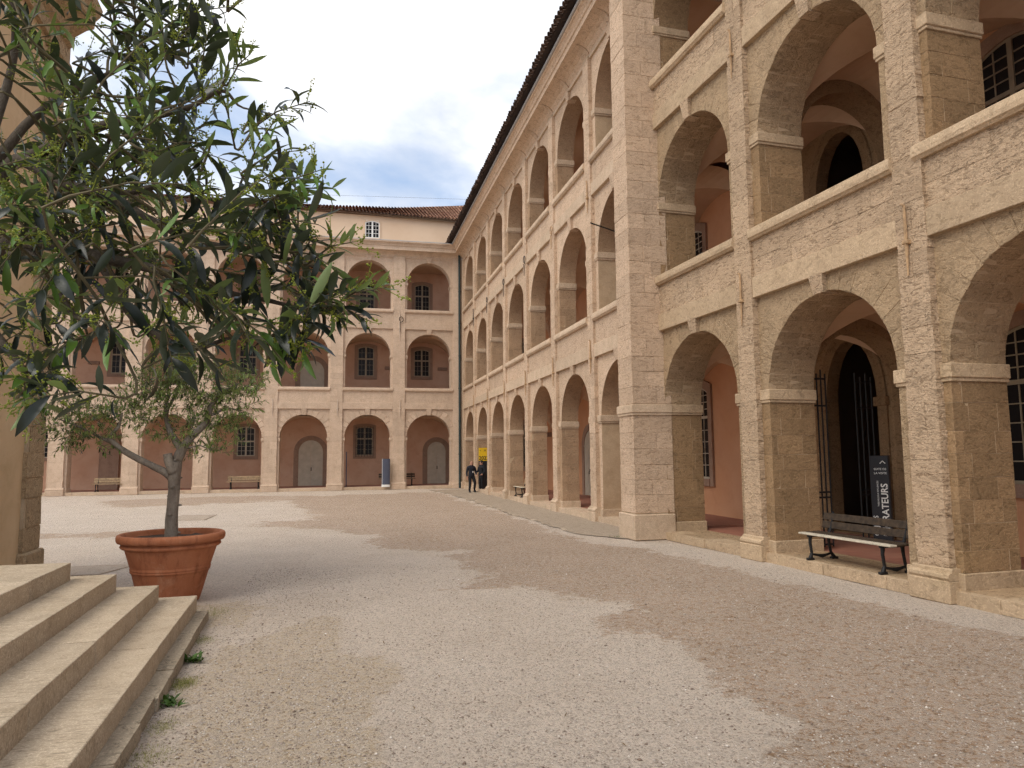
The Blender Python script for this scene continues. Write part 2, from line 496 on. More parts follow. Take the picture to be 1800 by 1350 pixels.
allo = m.noise(11, 7, 0.80)
c = m.mix(m.math('MULTIPLY', m.ramp(allo, 0.51, 0.63), 0.60), c, (0.17, 0.115, 0.08))
c = m.mix(m.math('MULTIPLY', m.ramp(allo, 0.47, 0.38), 0.40), c, (0.64, 0.55, 0.46))
m.color(c)
hh = m.math('ADD', m.math('MULTIPLY', vt.outputs['Distance'], -0.012), m.math('MULTIPLY', allo, 0.055))
m.bump(hh, 1.0, 1.0)
me.materials.append(m.mat)
structure(link('ground', me), 'pale and brown gravel of the courtyard')
GRAVEL = m.mat

# worn stone gutter strip along the long wing
cob = stone('cobble', (0.46, 0.37, 0.28), (0.40, 0.32, 0.24), (0.27, 0.21, 0.15), 0.8, 1.2, 0.45, 0.0, 0.25, 1.0, 0.0, 0.7)
b = MB()
edge = [(5.1, 43.6), (5.62, 40), (5.70, 36.7), (5.72, 32), (5.74, 27.0), (5.72, 23), (5.72, 20.0), (5.95, 17.6), (6.45, 16.5), (6.78, 15.9)]
ev = []
for i in range(len(edge) - 1):
    for k in range(8):
        t = k / 8; x = edge[i][0] * (1 - t) + edge[i + 1][0] * t; y = edge[i][1] * (1 - t) + edge[i + 1][1] * t
        ev.append((x + 0.22 * noise.noise(Vector((x, y * 0.8, 2))) + 0.1 * noise.noise(Vector((x, y * 3, 5))), y))
for (x0, y0), (x1, y1) in zip(ev[:-1], ev[1:]):
    b.face([(x0, y0, 0.014), (x1, y1, 0.014), (7.6, y1, 0.03), (7.6, y0, 0.03)])
structure(b.build('paving_strip', cob), 'worn grey paving strip along the long arcade')
for i in range(26):           # the proud edging stones of that strip
    y = 16.9 + i * 1.0 + rnd.uniform(-.2, .2)
    k = min(range(len(ev)), key=lambda q: abs(ev[q][1] - y))
    if rnd.random() < 0.3: continue
    w, h = rnd.uniform(.1, .22), rnd.uniform(.25, .6)
    vs_, fs_ = chamfer_cube(w / 2, h / 2, 0.02, 0.012)
    o = MB().add([(a * (1 + .2 * noise.noise(Vector((a * 30, b_ * 30, i)))), b_, d) for a, b_, d in vs_], fs_).build('edging_stone', cob, bpy.data.objects['paving_strip'], loc=(ev[k][0] + .06, y, 0.012))
    o.rotation_euler = (0, 0, rnd.uniform(-.15, .15))

# ================================================================== masonry pieces
def block_meshes(mat, name, n=5, jit=0.018):
    out = []
    for i in range(n):
        vs_, fs_ = chamfer_cube(0.5, 0.5, 0.5, 0.014)
        r_ = random.Random(i * 17 + 3)
        vs_ = [tuple(a + r_.uniform(-jit, jit) for a in p) for p in vs_]
        out.append(MB().add(vs_, fs_).mesh(name, mat))
    return out
def blk(meshes, parent, x0, x1, y0, y1, z0, z1, name='stone_block'):
    return link(name, rnd.choice(meshes), parent, ((x0 + x1) / 2, (y0 + y1) / 2, (z0 + z1) / 2), None,
                (abs(x1 - x0), abs(y1 - y0), abs(z1 - z0)))
def courses(z0, z1, h=0.36):
    n = max(1, round((z1 - z0) / h)); e = [z0]
    for i in range(1, n): e.append(z0 + (z1 - z0) * (i + rnd.uniform(-.12, .12)) / n)
    return e + [z1]

def arch_panel(b, x0, x1, z0, z1, cx, r, zs, rise, y0, y1, zb, mapf=lambda x, y, z: (x, y, z), N=28, mi=0, ends=False, mj=None, ms=None):
    """wall panel with an arched opening; zb = foot of the opening"""
    arc = [(cx - r * math.cos(math.pi * i / N), zs + rise * math.sin(math.pi * i / N)) for i in range(N + 1)]
    def F(p, flip=False, mk=None):
        q = [mapf(*t) for t in p]
        b.face(q[::-1] if flip else q, mi if mk is None else mk)
    for y, fl in ((y0, False), (y1, True)):
        F([(x0, y, z0), (cx - r, y, z0), (cx - r, y, zs), (x0, y, zs)], fl)
        F([(cx + r, y, z0), (x1, y, z0), (x1, y, zs), (cx + r, y, zs)], fl)
        F([(x0, y, zs), (cx - r, y, zs), (cx - r, y, z1), (x0, y, z1)], fl)
        F([(cx + r, y, zs), (x1, y, zs), (x1, y, z1), (cx + r, y, z1)], fl)
        for (a, c_), (d, e) in zip(arc[:-1], arc[1:]):
            F([(a, y, c_), (d, y, e), (d, y, z1), (a, y, z1)], fl)
        if zb > z0: F([(cx - r, y, z0), (cx + r, y, z0), (cx + r, y, zb), (cx - r, y, zb)], fl)
    F([(cx - r, y0, zb), (cx - r, y1, zb), (cx - r, y1, zs), (cx - r, y0, zs)], False, mj)
    F([(cx + r, y1, zb), (cx + r, y0, zb), (cx + r, y0, zs), (cx + r, y1, zs)])
    for (a, c_), (d, e) in zip(arc[:-1], arc[1:]):
        F([(a, y0, c_), (a, y1, c_), (d, y1, e), (d, y0, e)], False, ms)
    if zb > z0: F([(cx - r, y0, zb), (cx + r, y0, zb), (cx + r, y1, zb), (cx - r, y1, zb)])
    if ends:
        F([(x0, y0, z0), (x0, y0, z1), (x0, y1, z1), (x0, y1, z0)]); F([(x1, y0, z0), (x1, y1, z0), (x1, y1, z1), (x1, y0, z1)])
    return b

def vault_mesh(B, y0, y1, zs, rise, mat, N=22):
    b = MB(); W = y1 - y0
    us = [-math.cos(math.pi * i / N) for i in range(N + 1)]
    vs_, fs_ = [], []
    for v in us:
        for u in us:
            h = max(math.sqrt(max(0, 1 - u * u)), math.sqrt(max(0, 1 - v * v)))
            vs_.append((u * B / 2, y0 + W / 2 + v * W / 2, zs + rise * h))
    for j in range(N):
        for i in range(N):
            fs_.append((j * (N + 1) + i, (j + 1) * (N + 1) + i, (j + 1) * (N + 1) + i + 1, j * (N + 1) + i + 1))
    b.add(vs_, fs_)
    me_ = b.mesh('vault', mat, False)
    return me_

def voussoir_mesh(r0, r1, a, y0, y1, mat, gap=0.005):
    """one wedge centred on +z"""
    b = MB(); h0 = a / 2 - gap / r0; h1 = a / 2 - gap / r1
    p = []
    for (rr, hh) in ((r0, h0), (r1, h1)):
        for s in (-1, 0, 1): p.append((rr * math.sin(hh * s), rr * math.cos(hh * s)))
    prof = [p[0], p[1], p[2], p[5], p[4], p[3]]
    c = 0.008
    cen = (0, (r0 + r1) / 2)
    inner = [(x + (cen[0] - x) * 0.05, z + (cen[1] - z) * 0.05) for x, z in prof]
    n = 6
    vs_ = [(x, y0, z) for x, z in inner] + [(x, y0 + c, z) for x, z in prof] + [(x, y1, z) for x, z in prof]
    fs_ = [tuple(range(n))]
    for L in (0, n):
        fs_ += [(L + i, L + n + i, L + n + (i + 1) % n, L + (i + 1) % n) for i in range(n)]
    jr = random.Random(int(r1 * 1000) + int(y0 * 100))
    vs_ = [(x + jr.uniform(-.008, .008), y, z + jr.uniform(-.007, .009)) if k < 12 else (x, y, z) for k, (x, y, z) in enumerate(vs_)]
    b.add(vs_, fs_)
    return b.mesh('voussoir', mat)

def window(parent, xc, z0, z1, w, by, cols=2, rows=4, transom=0.58, seg=0.16, mats=('surround', 'wood_frame'), sw=0.2, grille=False, panes=True, far=True):
    """casement window set on the plaster plane y=by (courtyard side towards -y)"""
    sm, fm = M[mats[0]], M[mats[1]]
    b = MB(); h = w / 2
    top = lambda x, e=0.0: z1 - seg * (x / (h + e)) ** 2
    N = 8
    b.box(xc - h - sw, xc - h, by - .07, by + .05, z0 - sw, z1 - seg); b.box(xc + h, xc + h + sw, by - .07, by + .05, z0 - sw, z1 - seg)
    b.box(xc - h, xc + h, by - .09, by + .05, z0 - sw, z0)
    for i in range(N):                       # flat curved head
        a0 = -h - sw + (2 * h + 2 * sw) * i / N; a1 = -h - sw + (2 * h + 2 * sw) * (i + 1) / N
        def zlo(x): return z1 - seg * min(1.0, (x / h) ** 2)
        def zhi(x): return z1 + sw - seg * (x / (h + sw)) ** 2
        b.add([(xc + a0, by - .07, zlo(a0)), (xc + a1, by - .07, zlo(a1)), (xc + a1, by - .07, zhi(a1)), (xc + a0, by - .07, zhi(a0)),
               (xc + a0, by + .05, zlo(a0)), (xc + a1, by + .05, zlo(a1)), (xc + a1, by + .05, zhi(a1)), (xc + a0, by + .05, zhi(a0))],
              [(0, 1, 2, 3), (0, 4, 5, 1), (3, 2, 6, 7), (0, 3, 7, 4), (1, 5, 6, 2)])
    win = b.build('window', sm, parent)
    f = MB(); t = 0.065 if far else 0.06
    f.box(xc - h, xc - h + t, by - .035, by + .02, z0, z1 - seg); f.box(xc + h - t, xc + h, by - .035, by + .02, z0, z1 - seg)
    f.box(xc - h + t, xc + h - t, by - .035, by + .02, z0, z0 + t)
    f.box(xc - t * .8, xc + t * .8, by - .045, by + .02, z0 + t, z1 - .02)
    zt = z0 + (z1 - z0) * transom
    f.box(xc - h + t, xc - t * .8, by - .04, by + .02, zt - t * .7, zt + t * .7); f.box(xc + t * .8, xc + h - t, by - .04, by + .02, zt - t * .7, zt + t * .7)
    for i in range(N):
        a0 = -h + 2 * h * i / N; a1 = -h + 2 * h * (i + 1) / N
        f.add([(xc + a0, by - .034, top(a0) - t), (xc + a1, by - .034, top(a1) - t), (xc + a1, by - .034, top(a1)), (xc + a0, by - .034, top(a0))], [(0, 1, 2, 3)])
    g = 0.022 if (not far or mats[1] != 'wood_frame') else 0.012    # glazing bars
    for s in (-1, 1):
        xa, xb = (xc - h + t, xc - t * .8) if s < 0 else (xc + t * .8, xc + h - t)
        for k in range(1, cols):
            x = xa + (xb - xa) * k / cols; f.box(x - g / 2, x + g / 2, by - .028, by + .01, z0 + t, z1 - seg * .5)
        for (za, zb_, nr) in ((z0 + t, zt - t * .7, rows), (zt + t * .7, z1 - seg * .4, max(2, rows - 1))):
            for k in range(1, nr):
                z = za + (zb_ - za) * k / nr; f.box(xa, xb, by - .027, by + .01, z - g / 2, z + g / 2)
    f.build('frame', fm, win)
    if panes:
        for s in (-1, 1):
            xa, xb = (xc - h + .01, xc - .02) if s < 0 else (xc + .02, xc + h - .01)
            for (za, zb_) in ((z0 + .02, zt), (zt + .002, None)):
                b = MB()
                if zb_ is not None: b.box(xa, xb, by - .006, by + .01, za, zb_)
                else:
                    for i in range(4):
                        a0, a1 = xa + (xb - xa) * i / 4, xa + (xb - xa) * (i + 1) / 4
                        b.add([(a0, by - .006, za), (a1, by - .006, za), (a1, by - .006, top(a1 - xc) - .01), (a0, by - .006, top(a0 - xc) - .01)], [(0, 1, 2, 3)])
                b.build('pane', M['glass'], win)
    if grille:
        b = MB(); n = 7
        for i in range(n):
            x = xc - h - .02 + (w + .04) * i / (n - 1); b.tube([(x, by - .12, z0 - .08), (x, by - .12, z1 + .02)], 0.012, 5)
        for k in range(5):
            z = z0 + .1 + (z1 - z0 - .2) * k / 4; b.tube([(xc - h - .05, by - .12, z), (xc + h + .05, by - .12, z)], 0.012, 5)
        b.build('grille', M['iron'], win)
    return win

def arched_door(parent, xc, z0, ztop, w, by, sur=0.3, leaf_mat='wood_pale'):
    h = w / 2; zs = ztop - h
    b = MB(); N = 14
    b.box(xc - h - sur, xc - h, by - .06, by + .05, z0, zs); b.box(xc + h, xc + h + sur, by - .06, by + .05, z0, zs)
    for i in range(N):
        t0, t1 = math.pi * i / N, math.pi * (i + 1) / N
        P = lambda r_, t, y: (xc - r_ * math.cos(t), y, zs + r_ * math.sin(t))
        b.add([P(h, t0, by - .06), P(h, t1, by - .06), P(h + sur, t1, by - .06), P(h + sur, t0, by - .06),
               P(h, t0, by + .05), P(h, t1, by + .05), P(h + sur, t1, by + .05), P(h + sur, t0, by + .05)],
              [(0, 3, 2, 1), (0, 1, 5, 4), (3, 7, 6, 2)])
    d = b.build('door', M['surround'], parent)
    for s in (-1, 1):
        xa, xb = (xc - h, xc - .006) if s < 0 else (xc + .006, xc + h)
        l = MB(); l.box(xa, xb, by - .03, by + .01, z0 + .02, zs - .02)
        fr = .09
        for (za, zb_) in ((z0 + .1, z0 + (zs - z0) * .28), (z0 + (zs - z0) * .32, zs - .12)):
            l.box(xa + fr, xb - fr, by - .036, by - .03, za, zb_)
            l.box(xa + fr + .05, xb - fr - .05, by - .044, by - .036, za + .05, zb_ - .05)
        l.build('door_leaf', M[leaf_mat], d)
    t = MB(); pts = [(xc - (h) * math.cos(math.pi * i / N), zs + h * math.sin(math.pi * i / N)) for i in range(N + 1)]
    for s in (-1, 1):
        q = [p for p in pts if (p[0] - xc) * s >= 0.004] + [(xc + .004 * s, zs + h)]
        q = sorted(q, key=lambda p: math.atan2(p[1] - zs, (p[0] - xc) * s))
        pl = [(xc + .004 * s, by - .025, zs + .01)] + [(p[0], by - .025, max(p[1], zs + .01)) for p in q]
        t.face(pl if s > 0 else pl[::-1])
    t.box(xc - h, xc + h, by - .05, by - .01, zs - .02, zs + .05)
    t.build('tympanum', M[leaf_mat], d)
    k = MB(); k.tube([(xc + .04, by - .03, z0 + 1.1), (xc + .04, by - .09, z0 + 1.1), (xc + .04, by - .09, z0 + .98)], .014, 6); k.box(xc + .015, xc + .065, by - .05, by - .03, z0 + .98, z0 + 1.2)
    k.build('handle', M['iron'], d)
    return d

def anchor(parent, x, z0, z1, mat, y=0.0, kind='bar'):
    b = MB(); L = z1 - z0; zc = z0 + L * 0.47
    if kind == 'bar':
        for k, (za, zb_, r0, r1) in enumerate(((z0, zc, .012, .028), (zc, z1, .026, .018))):
            b.tube([(x, y - .04, za), (x, y - .04, zb_)], [r0, r1], 7)
        b.cbox(x - .05, x + .05, y - .075, y + .01, zc - .03, zc + .03, .01)
        b.tube([(x, y - .05, z1 - .01), (x - .03, y - .06, z1 + .02)], [.02, .015], 6)
    else:                                    # curled hook
        b.tube([(x, y - .04, z0), (x, y - .04, zc)], [.014, .02], 6)
        pts = []
        for i in range(15):
            t = -1.9 + i * .52; r_ = .17 - .006 * i
            pts.append((x + .06 + r_ * math.cos(t), y - .05, zc + .2 + r_ * 1.15 * math.sin(t)))
        pts = [(x, y - .04, zc)] + pts[:13]
        b.tube(pts, .018, 6)
    return b.build('wall_anchor', mat, parent)

COVE = [(0.16, -0.42), (0.10, -0.36), (0.06, -0.25), (-0.03, -0.13), (-0.16, -0.05), (-0.34, 0.0), (-0.46, 0.02)]
def cornice_profile(zl):
    """zl: height of the lower lip"""
    p = [(0.30, zl - .42)] + [(y, zl + z) for y, z in COVE]
    p += [(-.49, zl + .02), (-.49, zl + .10), (-.45, zl + .115), (-.46, zl + .26), (-.50, zl + .28), (-.53, zl + .36), (-.60, zl + .44), (-.66, zl + .47), (-.68, zl + .55), (0.30, zl + .57)]
    return p

def tile_field(b, tones, P0, P1, U, ncol, rows, rad=0.085, seed=1):
    """half-round tiles: eave corners P0->P1, each column runs along U(i) (vector), rows of 0.40 m"""
    r_ = random.Random(seed)
    for i in range(ncol):
        t = (i + .5) / ncol
        e = P0.lerp(P1, t); up = U(t); L = up.length; d = up.normalized()
        side = (P1 - P0).normalized(); nrm = side.cross(d)
        if nrm.z < 0: nrm = -nrm
        off = r_.uniform(-.03, .03)
        for k in range(rows):
            s0 = k * .36 + off - .05; s1 = min(L, s0 + .44)
            tone = r_.random(); n = 5
            ra, rb = rad * r_.uniform(.95, 1.08), rad * .84
            lift = .012 * r_.random()
            va = []
            for (s, rr, zz) in ((s0, ra, .035 + lift), (s1, rb, .0)):
                c_ = e + d * s + nrm * zz + side * r_.uniform(-.006, .006)
                for q in range(n):
                    a = math.pi * q / (n - 1)
                    va.append(tuple(c_ + side * (rr * math.cos(a)) + nrm * (rr * math.sin(a))))
            b.add(va, [(q, q + 1, n + q + 1, n + q) for q in range(n - 1)])
            tones += [tone] * (2 * n)

def build_tiles(name, b, tones, parent, mat='roof'):
    me_ = b.mesh(name, M[mat])
    at_ = me_.attributes.new('tone', 'FLOAT', 'POINT'); at_.data.foreach_set('value', tones)
    o = link(name, me_, parent); o['kind'] = 'stuff'
    return o

# ================================================================== the wings
def wing(root, xr, pw, bays, r, levels, wall_y, back_y, x_lo, x_hi, mats, opts):
    """local frame: x right as seen from the yard, y into the building, z up"""
    sm, sml, cp = mats['stone'], mats['smooth'], mats['coping']
    pier_depth = wall_y[1]
    W0 = wall_y[0]
    pil_blocks = block_meshes(mats['pilaster'], 'stone_block', 6, opts.get('chip', .018))
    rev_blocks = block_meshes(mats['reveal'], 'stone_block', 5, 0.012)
    top = levels[-1]['fas']
    # --- arcade walls
    cache = {}
    for li, L in enumerate(levels):
        for bi, (a, c_) in enumerate(bays):
            half = (c_ - a) / 2; cx = (a + c_) / 2
            key = (li, round(half, 3))
            if key not in cache:
                b = MB(); z1 = L['fas'] + .08
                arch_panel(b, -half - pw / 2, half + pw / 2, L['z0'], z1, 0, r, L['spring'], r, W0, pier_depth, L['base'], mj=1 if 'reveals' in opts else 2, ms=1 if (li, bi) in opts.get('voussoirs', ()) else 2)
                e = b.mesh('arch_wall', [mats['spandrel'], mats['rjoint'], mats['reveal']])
                jb = half - r
                ims, pls = [], []
                for s in (-1, 1):
                    im = MB()
                    x0, x1 = s * (r - .05), s * half
                    im.cbox(x0, x1, W0 - .05, pier_depth + .03, L['imp'][0] + .03, L['imp'][1], .012)
                    im.cbox(s * (r - .03), x1, W0 - .03, pier_depth + .02, L['imp'][0] - .02, L['imp'][0] + .032, .008)
                    ims.append(im.mesh('impost', [cp]))
                    if li == 0: pls.append(MB().cbox(s * (r - .03), s * half, W0 - .04, pier_depth + .04, 0.0, .40, .012).mesh('pier_base', [cp]))
                im, pl = ims, pls
                fa = MB(); fa.cbox(-half, half, .012, .30, L['fas'], L['fas'] + .40, .008)
                if li == 2: fa = MB(); fa.box(-half, half, .05, .30, L['fas'], L['fas'] + .12)
                fa = fa.mesh('fascia', [cp])
                ks = MB(); zt, zb_ = L['fas'], L['spring'] + r - .03
                kw = .17
                ks.extrude([(-kw * .72, zb_), (kw * .72, zb_), (kw, zt + .02), (-kw, zt + .02)], .005, .35, axis='y')
                ks.v = [(x, y + (.05 if z < zb_ + .02 and y < .1 else 0), z) for x, y, z in ks.v]
                ks = ks.mesh('keystone', [sml])
                pa = co = None
                if 'cop' in L:
                    pa = MB(); pa.box(-half, half, .065, .34, L['fas'] + .40, L['cop'][0] + .01); pa = pa.mesh('parapet', [mats['parapet']])
                    z0, z1 = L['cop']
                    prof = [(.06, z0), (-.005, z0), (-.03, z0 + .03), (-.055, z0 + .05), (-.06, z0 + .12), (-.045, z1 - .02), (-.02, z1), (.42, z1 - .01), (.42, z0)]
                    co = MB(); co.extrude(prof, -half, half); co = co.mesh('coping', [cp])
                cache[key] = (e, im, pl, fa, ks, pa, co)
            e, im, pl, fa, ks, pa, co = cache[key]
            aw = link('arch_wall', e, root, (cx, 0, 0))
            for q in im: link('impost', q, root, (cx, 0, 0))
            for q in pl: link('pier_base', q, root, (cx, 0, 0))
            link('fascia', fa, root, (cx, 0, 0))
            link('keystone', ks, root, (cx, 0, 0))
            if pa:
                po = link('parapet', pa, root, (cx, 0, 0)); link('coping', co, root, (cx, 0, 0))
                if opts.get('par_blocks'):
                    zz = [L['fas'] + .405, L['fas'] + .405 + (L['cop'][0] - L['fas'] - .405) * rnd.uniform(.45, .55), L['cop'][0]]
                    for za, zb_ in zip(zz[:-1], zz[1:]):
                        x = -half + .002
                        while x < half - .01:
                            w = min(rnd.uniform(.45, .85), half - .002 - x)
                            if half - x - w < .2: w = half - .002 - x
                            blk(pil_blocks, po, x + .0025, x + w - .0025, .058 + rnd.uniform(-.005, .003), .12, za + .0025, zb_ - .0025); x += w
            # voussoirs
            if (li, bi) in opts.get('voussoirs', ()):
                nv = opts.get('nv', 15); a_ = math.pi / nv
                for dpt, (yy0, yy1) in enumerate(opts['vous_y']):
                    key2 = ('v', dpt)
                    if key2 not in cache:
                        cache[key2] = [voussoir_mesh(r - .006, r + ex, a_, yy0, yy1, mats['vous'], opts.get('vgap', .005)) for ex in opts.get('vous_ex', (.36, .46, .40))]
                    for k in range(nv):
                        if k == nv // 2 and dpt == 0 and abs(yy0) < .2: pass
                        th = -math.pi / 2 + a_ * (k + .5)
                        link('voussoir', cache[key2][(k * 7 + dpt * 2 + bi) % 3], aw, (0, rnd.uniform(-.004, .004), L['spring']), (0, th, 0))
            # reveal blocks
            if (li, bi) in opts.get('reveals', ()):
                for s in opts.get('reveal_sides', (-1,)):
                    for zone in ((max(L['base'], .40 if li == 0 else L['base']), L['imp'][0] - .02),):
                        zs_ = courses(zone[0], zone[1], .335)
                        jb = half - r
                        for ci, (za, zb_) in enumerate(zip(zs_[:-1], zs_[1:])):
                            g = .0035
                            cut = [W0]
                            D = pier_depth - W0
                            n = 2 if D < .8 else 3
                            off = (.42 if ci % 2 else .62) / n * 1.5
                            cut.append(W0 + min(D * .7, D * off / 1.0 * .75 + rnd.uniform(-.04, .04)))
                            if n == 3: cut.append(W0 + D * (.70 if ci % 2 else .78) + rnd.uniform(-.03, .03))
                            cut.append(pier_depth + .002)
                            for q, (ya, yb) in enumerate(zip(cut[:-1], cut[1:])):
                                pj = rnd.uniform(.0015, .007)
                                xin = s * (r - pj); xout = s * (half - .004) if q == 0 else s * (r + .08)
                                blk(rev_blocks, aw, xin, xout, ya - (rnd.uniform(.002, .009) if q == 0 else -g), yb - g, za + g, zb_ - g)
    # --- pilasters
    for pi, x1 in enumerate(xr):
        x0 = x1 - pw
        b = MB(); b.box(x0 + .012, x1 - .012, .012, W0 + .05, .3, top + .1)
        p = b.build('pilaster', mats['joint'], root)
        if pi in opts.get('pil_blocks', range(99)):
            zs_ = courses(.45, top + .02, .36)
            for za, zb_ in zip(zs_[:-1], zs_[1:]):
                d = rnd.uniform(-.004, .004)
                if rnd.random() < .35:
                    xm = x0 + pw * rnd.uniform(.35, .65)
                    blk(pil_blocks, p, x0, xm - .003, d, W0 + .02, za + .003, zb_ - .003); blk(pil_blocks, p, xm + .003, x1, d - .002, W0 + .02, za + .003, zb_ - .003)
                else:
                    blk(pil_blocks, p, x0, x1, d, W0 + .02, za + .003, zb_ - .003)
        b = MB()
        b.cbox(x0 - .075, x1 + .075, -.10, W0 + .02, 0, .30, .015)
        b.extrude([(W0, .30), (-.075, .30), (-.095, .335), (-.09, .375), (-.06, .40), (-.03, .405), (-.025, .44), (-.006, .455), (W0, .455)], x0 - .07, x1 + .07)
        b.build('plinth', cp, p)
        # cove flare over the pilaster
        zl = opts['lip']
        pr = [(y - .035, zl + z - .01) for y, z in COVE[1:-1]] + [(-.30, zl + .05), (.2, zl + .05), (.2, zl - .42), (0.0, zl - .42)]
        b = MB(); b.extrude(pr, x0, x1); b.build('flare', sml, p)
    for bi, (a, c_) in enumerate(bays):
        cx = (a + c_) / 2; zl = opts['lip']
        pr = [(y - .03, zl + z - .01) for y, z in COVE[1:-1]] + [(-.30, zl + .05), (.2, zl + .05), (.2, zl - .42), (0.03, zl - .42)]
        b = MB(); b.extrude(pr, cx - .13, cx + .13); b.build('bracket', sml, root)
    # --- cornice, gutter
    zl = opts['lip']
    b = MB(); b.extrude(cornice_profile(zl), x_lo, x_hi); b.build('cornice', mats['cornice'], root)
    b = MB(); b.box(x_lo, x_hi, .13, .32, top + .05, zl - .3); b.build('frieze', sml, root)
    # --- floors, kerb, vaults, ceilings
    b = MB(); b.box(x_lo, x_hi, .50, back_y, 0, .176); b.build('gallery_floor', M['tiles'], root)
    kb = block_meshes(mats['kerb'], 'kerb_stone', 5, .012)
    x = x_lo
    while x < x_hi:
        w = min(rnd.uniform(1.0, 1.9), x_hi - x)
        if w > .2:
            link('kerb_stone', rnd.choice(kb), root, (x + w / 2, .005 + .52 / 2 + rnd.uniform(-.012, .012), .09 + rnd.uniform(-.006, .003)), None, (w - .008, .52, .18))
        x += w
    for li in (1, 2):
        b = MB(); b.box(x_lo, x_hi, W0 + .25, back_y, levels[li]['base'] - .2, levels[li]['base']); b.build('upper_floor', M['tiles'], root)
    for li in (0, 1):
        vm = {}
        for a, c_ in bays:
            B = round(c_ - a + pw, 3)
            if B not in vm: vm[B] = vault_mesh(B, pier_depth, back_y, levels[li]['imp'][1] + .02, r * .97, M['vault'])
            link('vault', vm[B], root, ((a + c_) / 2, 0, 0))
    b = MB(); b.box(x_lo, x_hi, .2, back_y, levels[2]['fas'] - .1, levels[2]['fas'] + .2); b.build('ceiling', M['vault'], root)
    return root

# ---- far wing -----------------------------------------------------
LF = [dict(z0=0.0, base=.18, imp=(3.02, 3.22), spring=3.25, fas=4.99, cop=(6.11, 6.33)),
      dict(z0=5.07, base=5.3, imp=(8.22, 8.42), spring=8.42, fas=10.09, cop=(11.14, 11.36)),
      dict(z0=10.17, base=10.4, imp=(12.92, 13.1), spring=13.1, fas=14.75)]
far = thing('gallery_wing', 'three storey arcaded wing across the far end of the courtyard, red tiled roof above', 'building', (0, 45.576, 0))
fxr = [3.847 - 3.816 * k for k in range(7)]
fb = [(3.847, 6.913)] + [(3.847 - 3.816 * (k + 1), 3.847 - 3.816 * k - .75) for k in range(6)]
mf = dict(stone=M['stone_far'], smooth=M['stone_far'], coping=M['stone_far'], pilaster=M['stone_far'], reveal=M['stone_far'], vous=M['stone_far'],
          parapet=M['stone_far'], spandrel=M['stone_far'], rjoint=M['stone_far'], joint=M['mortar'], cornice=M['stone_far'], kerb=M['coping'])
wing(far, fxr, .75, fb, 1.40, LF, (.12, .80), 3.52, -20.5, 7.45, mf,
     dict(lip=15.07, voussoirs=[(0, k) for k in range(7)], nv=15, vous_y=[(.09, .3)], vgap=.014, vous_ex=(.30, .46, .36)))
b = MB(); b.box(6.913, 7.49, .012, .3, 0, 14.9); b.cbox(6.86, 7.38, -.09, .3, 0, .32, .015); b.build('corner_pilaster', M['stone_far'], far)
BY = 3.52
b = MB(); b.box(-20.5, 14.0, BY, BY + .3, 0, 15.2); b.build('back_wall', M['pink'], far)
arched_door(far, 6.3, .18, 3.0, 1.24, BY, .32)
arched_door(far, -1.94, .18, 3.15, 1.54, BY, .30)
window(far, 1.50, 2.12, 4.04, 1.08, BY, 2, 3, .58, .12, grille=True)
for xx in (-5.96, -17.2): window(far, xx, 2.15, 4.04, 1.10, BY, 2, 3, .50, .12, ('surround', 'wood_pale'))
for xx, za, zb_ in ((5.28, 7.45, 9.33), (1.53, 7.42, 9.44), (-5.98, 7.4, 9.4), (-13.5, 7.35, 9.4), (-17.3, 7.35, 9.4)): window(far, xx, za, zb_, 1.08, BY, 2, 3, .58, .14, ('surround', 'wood_frame'))
arched_door(far, -1.93, 5.3, 8.42, 1.52, BY, .32)
arched_door(far, -9.6, 5.3, 8.42, 1.52, BY, .32)
for xx in (5.30, 1.55, -2.2, -6.0, -9.7, -13.5, -17.3): window(far, xx, 11.9, 13.86, 1.04, BY, 2, 3, .58, .14, ('surround', 'wood_frame'))
for xx, zz in ((-9.0, 3.0), (-12.7, 3.0), (-15.0, 7.9), (3.1, 7.9), (6.7, 7.9)):           # springing blocks of the vaults
    b = MB(); b.cbox(xx - .32, xx + .32, BY - .16, BY + .02, zz, zz + .2, .02); b.build('corbel', M['surround'], far)
b = MB(); b.box(-14.4, -13.3, BY - .25, BY + .02, .18, 3.6); b.build('buttress', M['surround'], far)
# attic and roof
b = MB(); b.box(-20.5, 9.0, .30, .7, 15.4, 17.62); b.build('attic_wall', M['attic'], far)
b = MB(); b.box(-20.5, 7.4, -.66, .32, 15.63, 15.67); b.build('ledge_flashing', M['gutter'], far)
for xx in (1.75, -6.2, -14.2):
    window(far, xx, 15.98, 17.12, .92, .30, 2, 4, .99, .12, ('attic', 'wood_white'), .05, far=True)
rf = MB()
def eave(x): return Vector((x, .02, 17.72 - .30 * max(0, min(1, (x + 4) / 11.3)) + .03 * noise.noise(Vector((x * .5, 0, 0)))))
def ridge(x):
    pts = [(-21, 19.45), (-4, 19.72), (3.8, 20.08), (8.5, 20.6), (10, 20.7)]
    for (a, za), (c_, zc) in zip(pts[:-1], pts[1:]):
        if a <= x <= c_: return Vector((x, 5.9, za + (zc - za) * (x - a) / (c_ - a)))
    return Vector((x, 5.9, 20.6))
xs = [-20.5 + i * .5 for i in range(60)]
for a, c_ in zip(xs[:-1], xs[1:]):
    rf.face([eave(a), eave(c_), ridge(c_), ridge(a)])
    rf.face([eave(a) - Vector((0, 0, .12)), Vector((a, .5, 17.5)), Vector((c_, .5, 17.5)), eave(c_) - Vector((0, 0, .12))])
    rf.face([ridge(a), ridge(c_), Vector((c_, 11, 18)), Vector((a, 11, 18))])
roof = rf.build('roof', simple('roof_bed', (0.13, 0.075, 0.05), 0.95, .2, 3.0), far)
tb, tones = MB(), []
ncol = 130
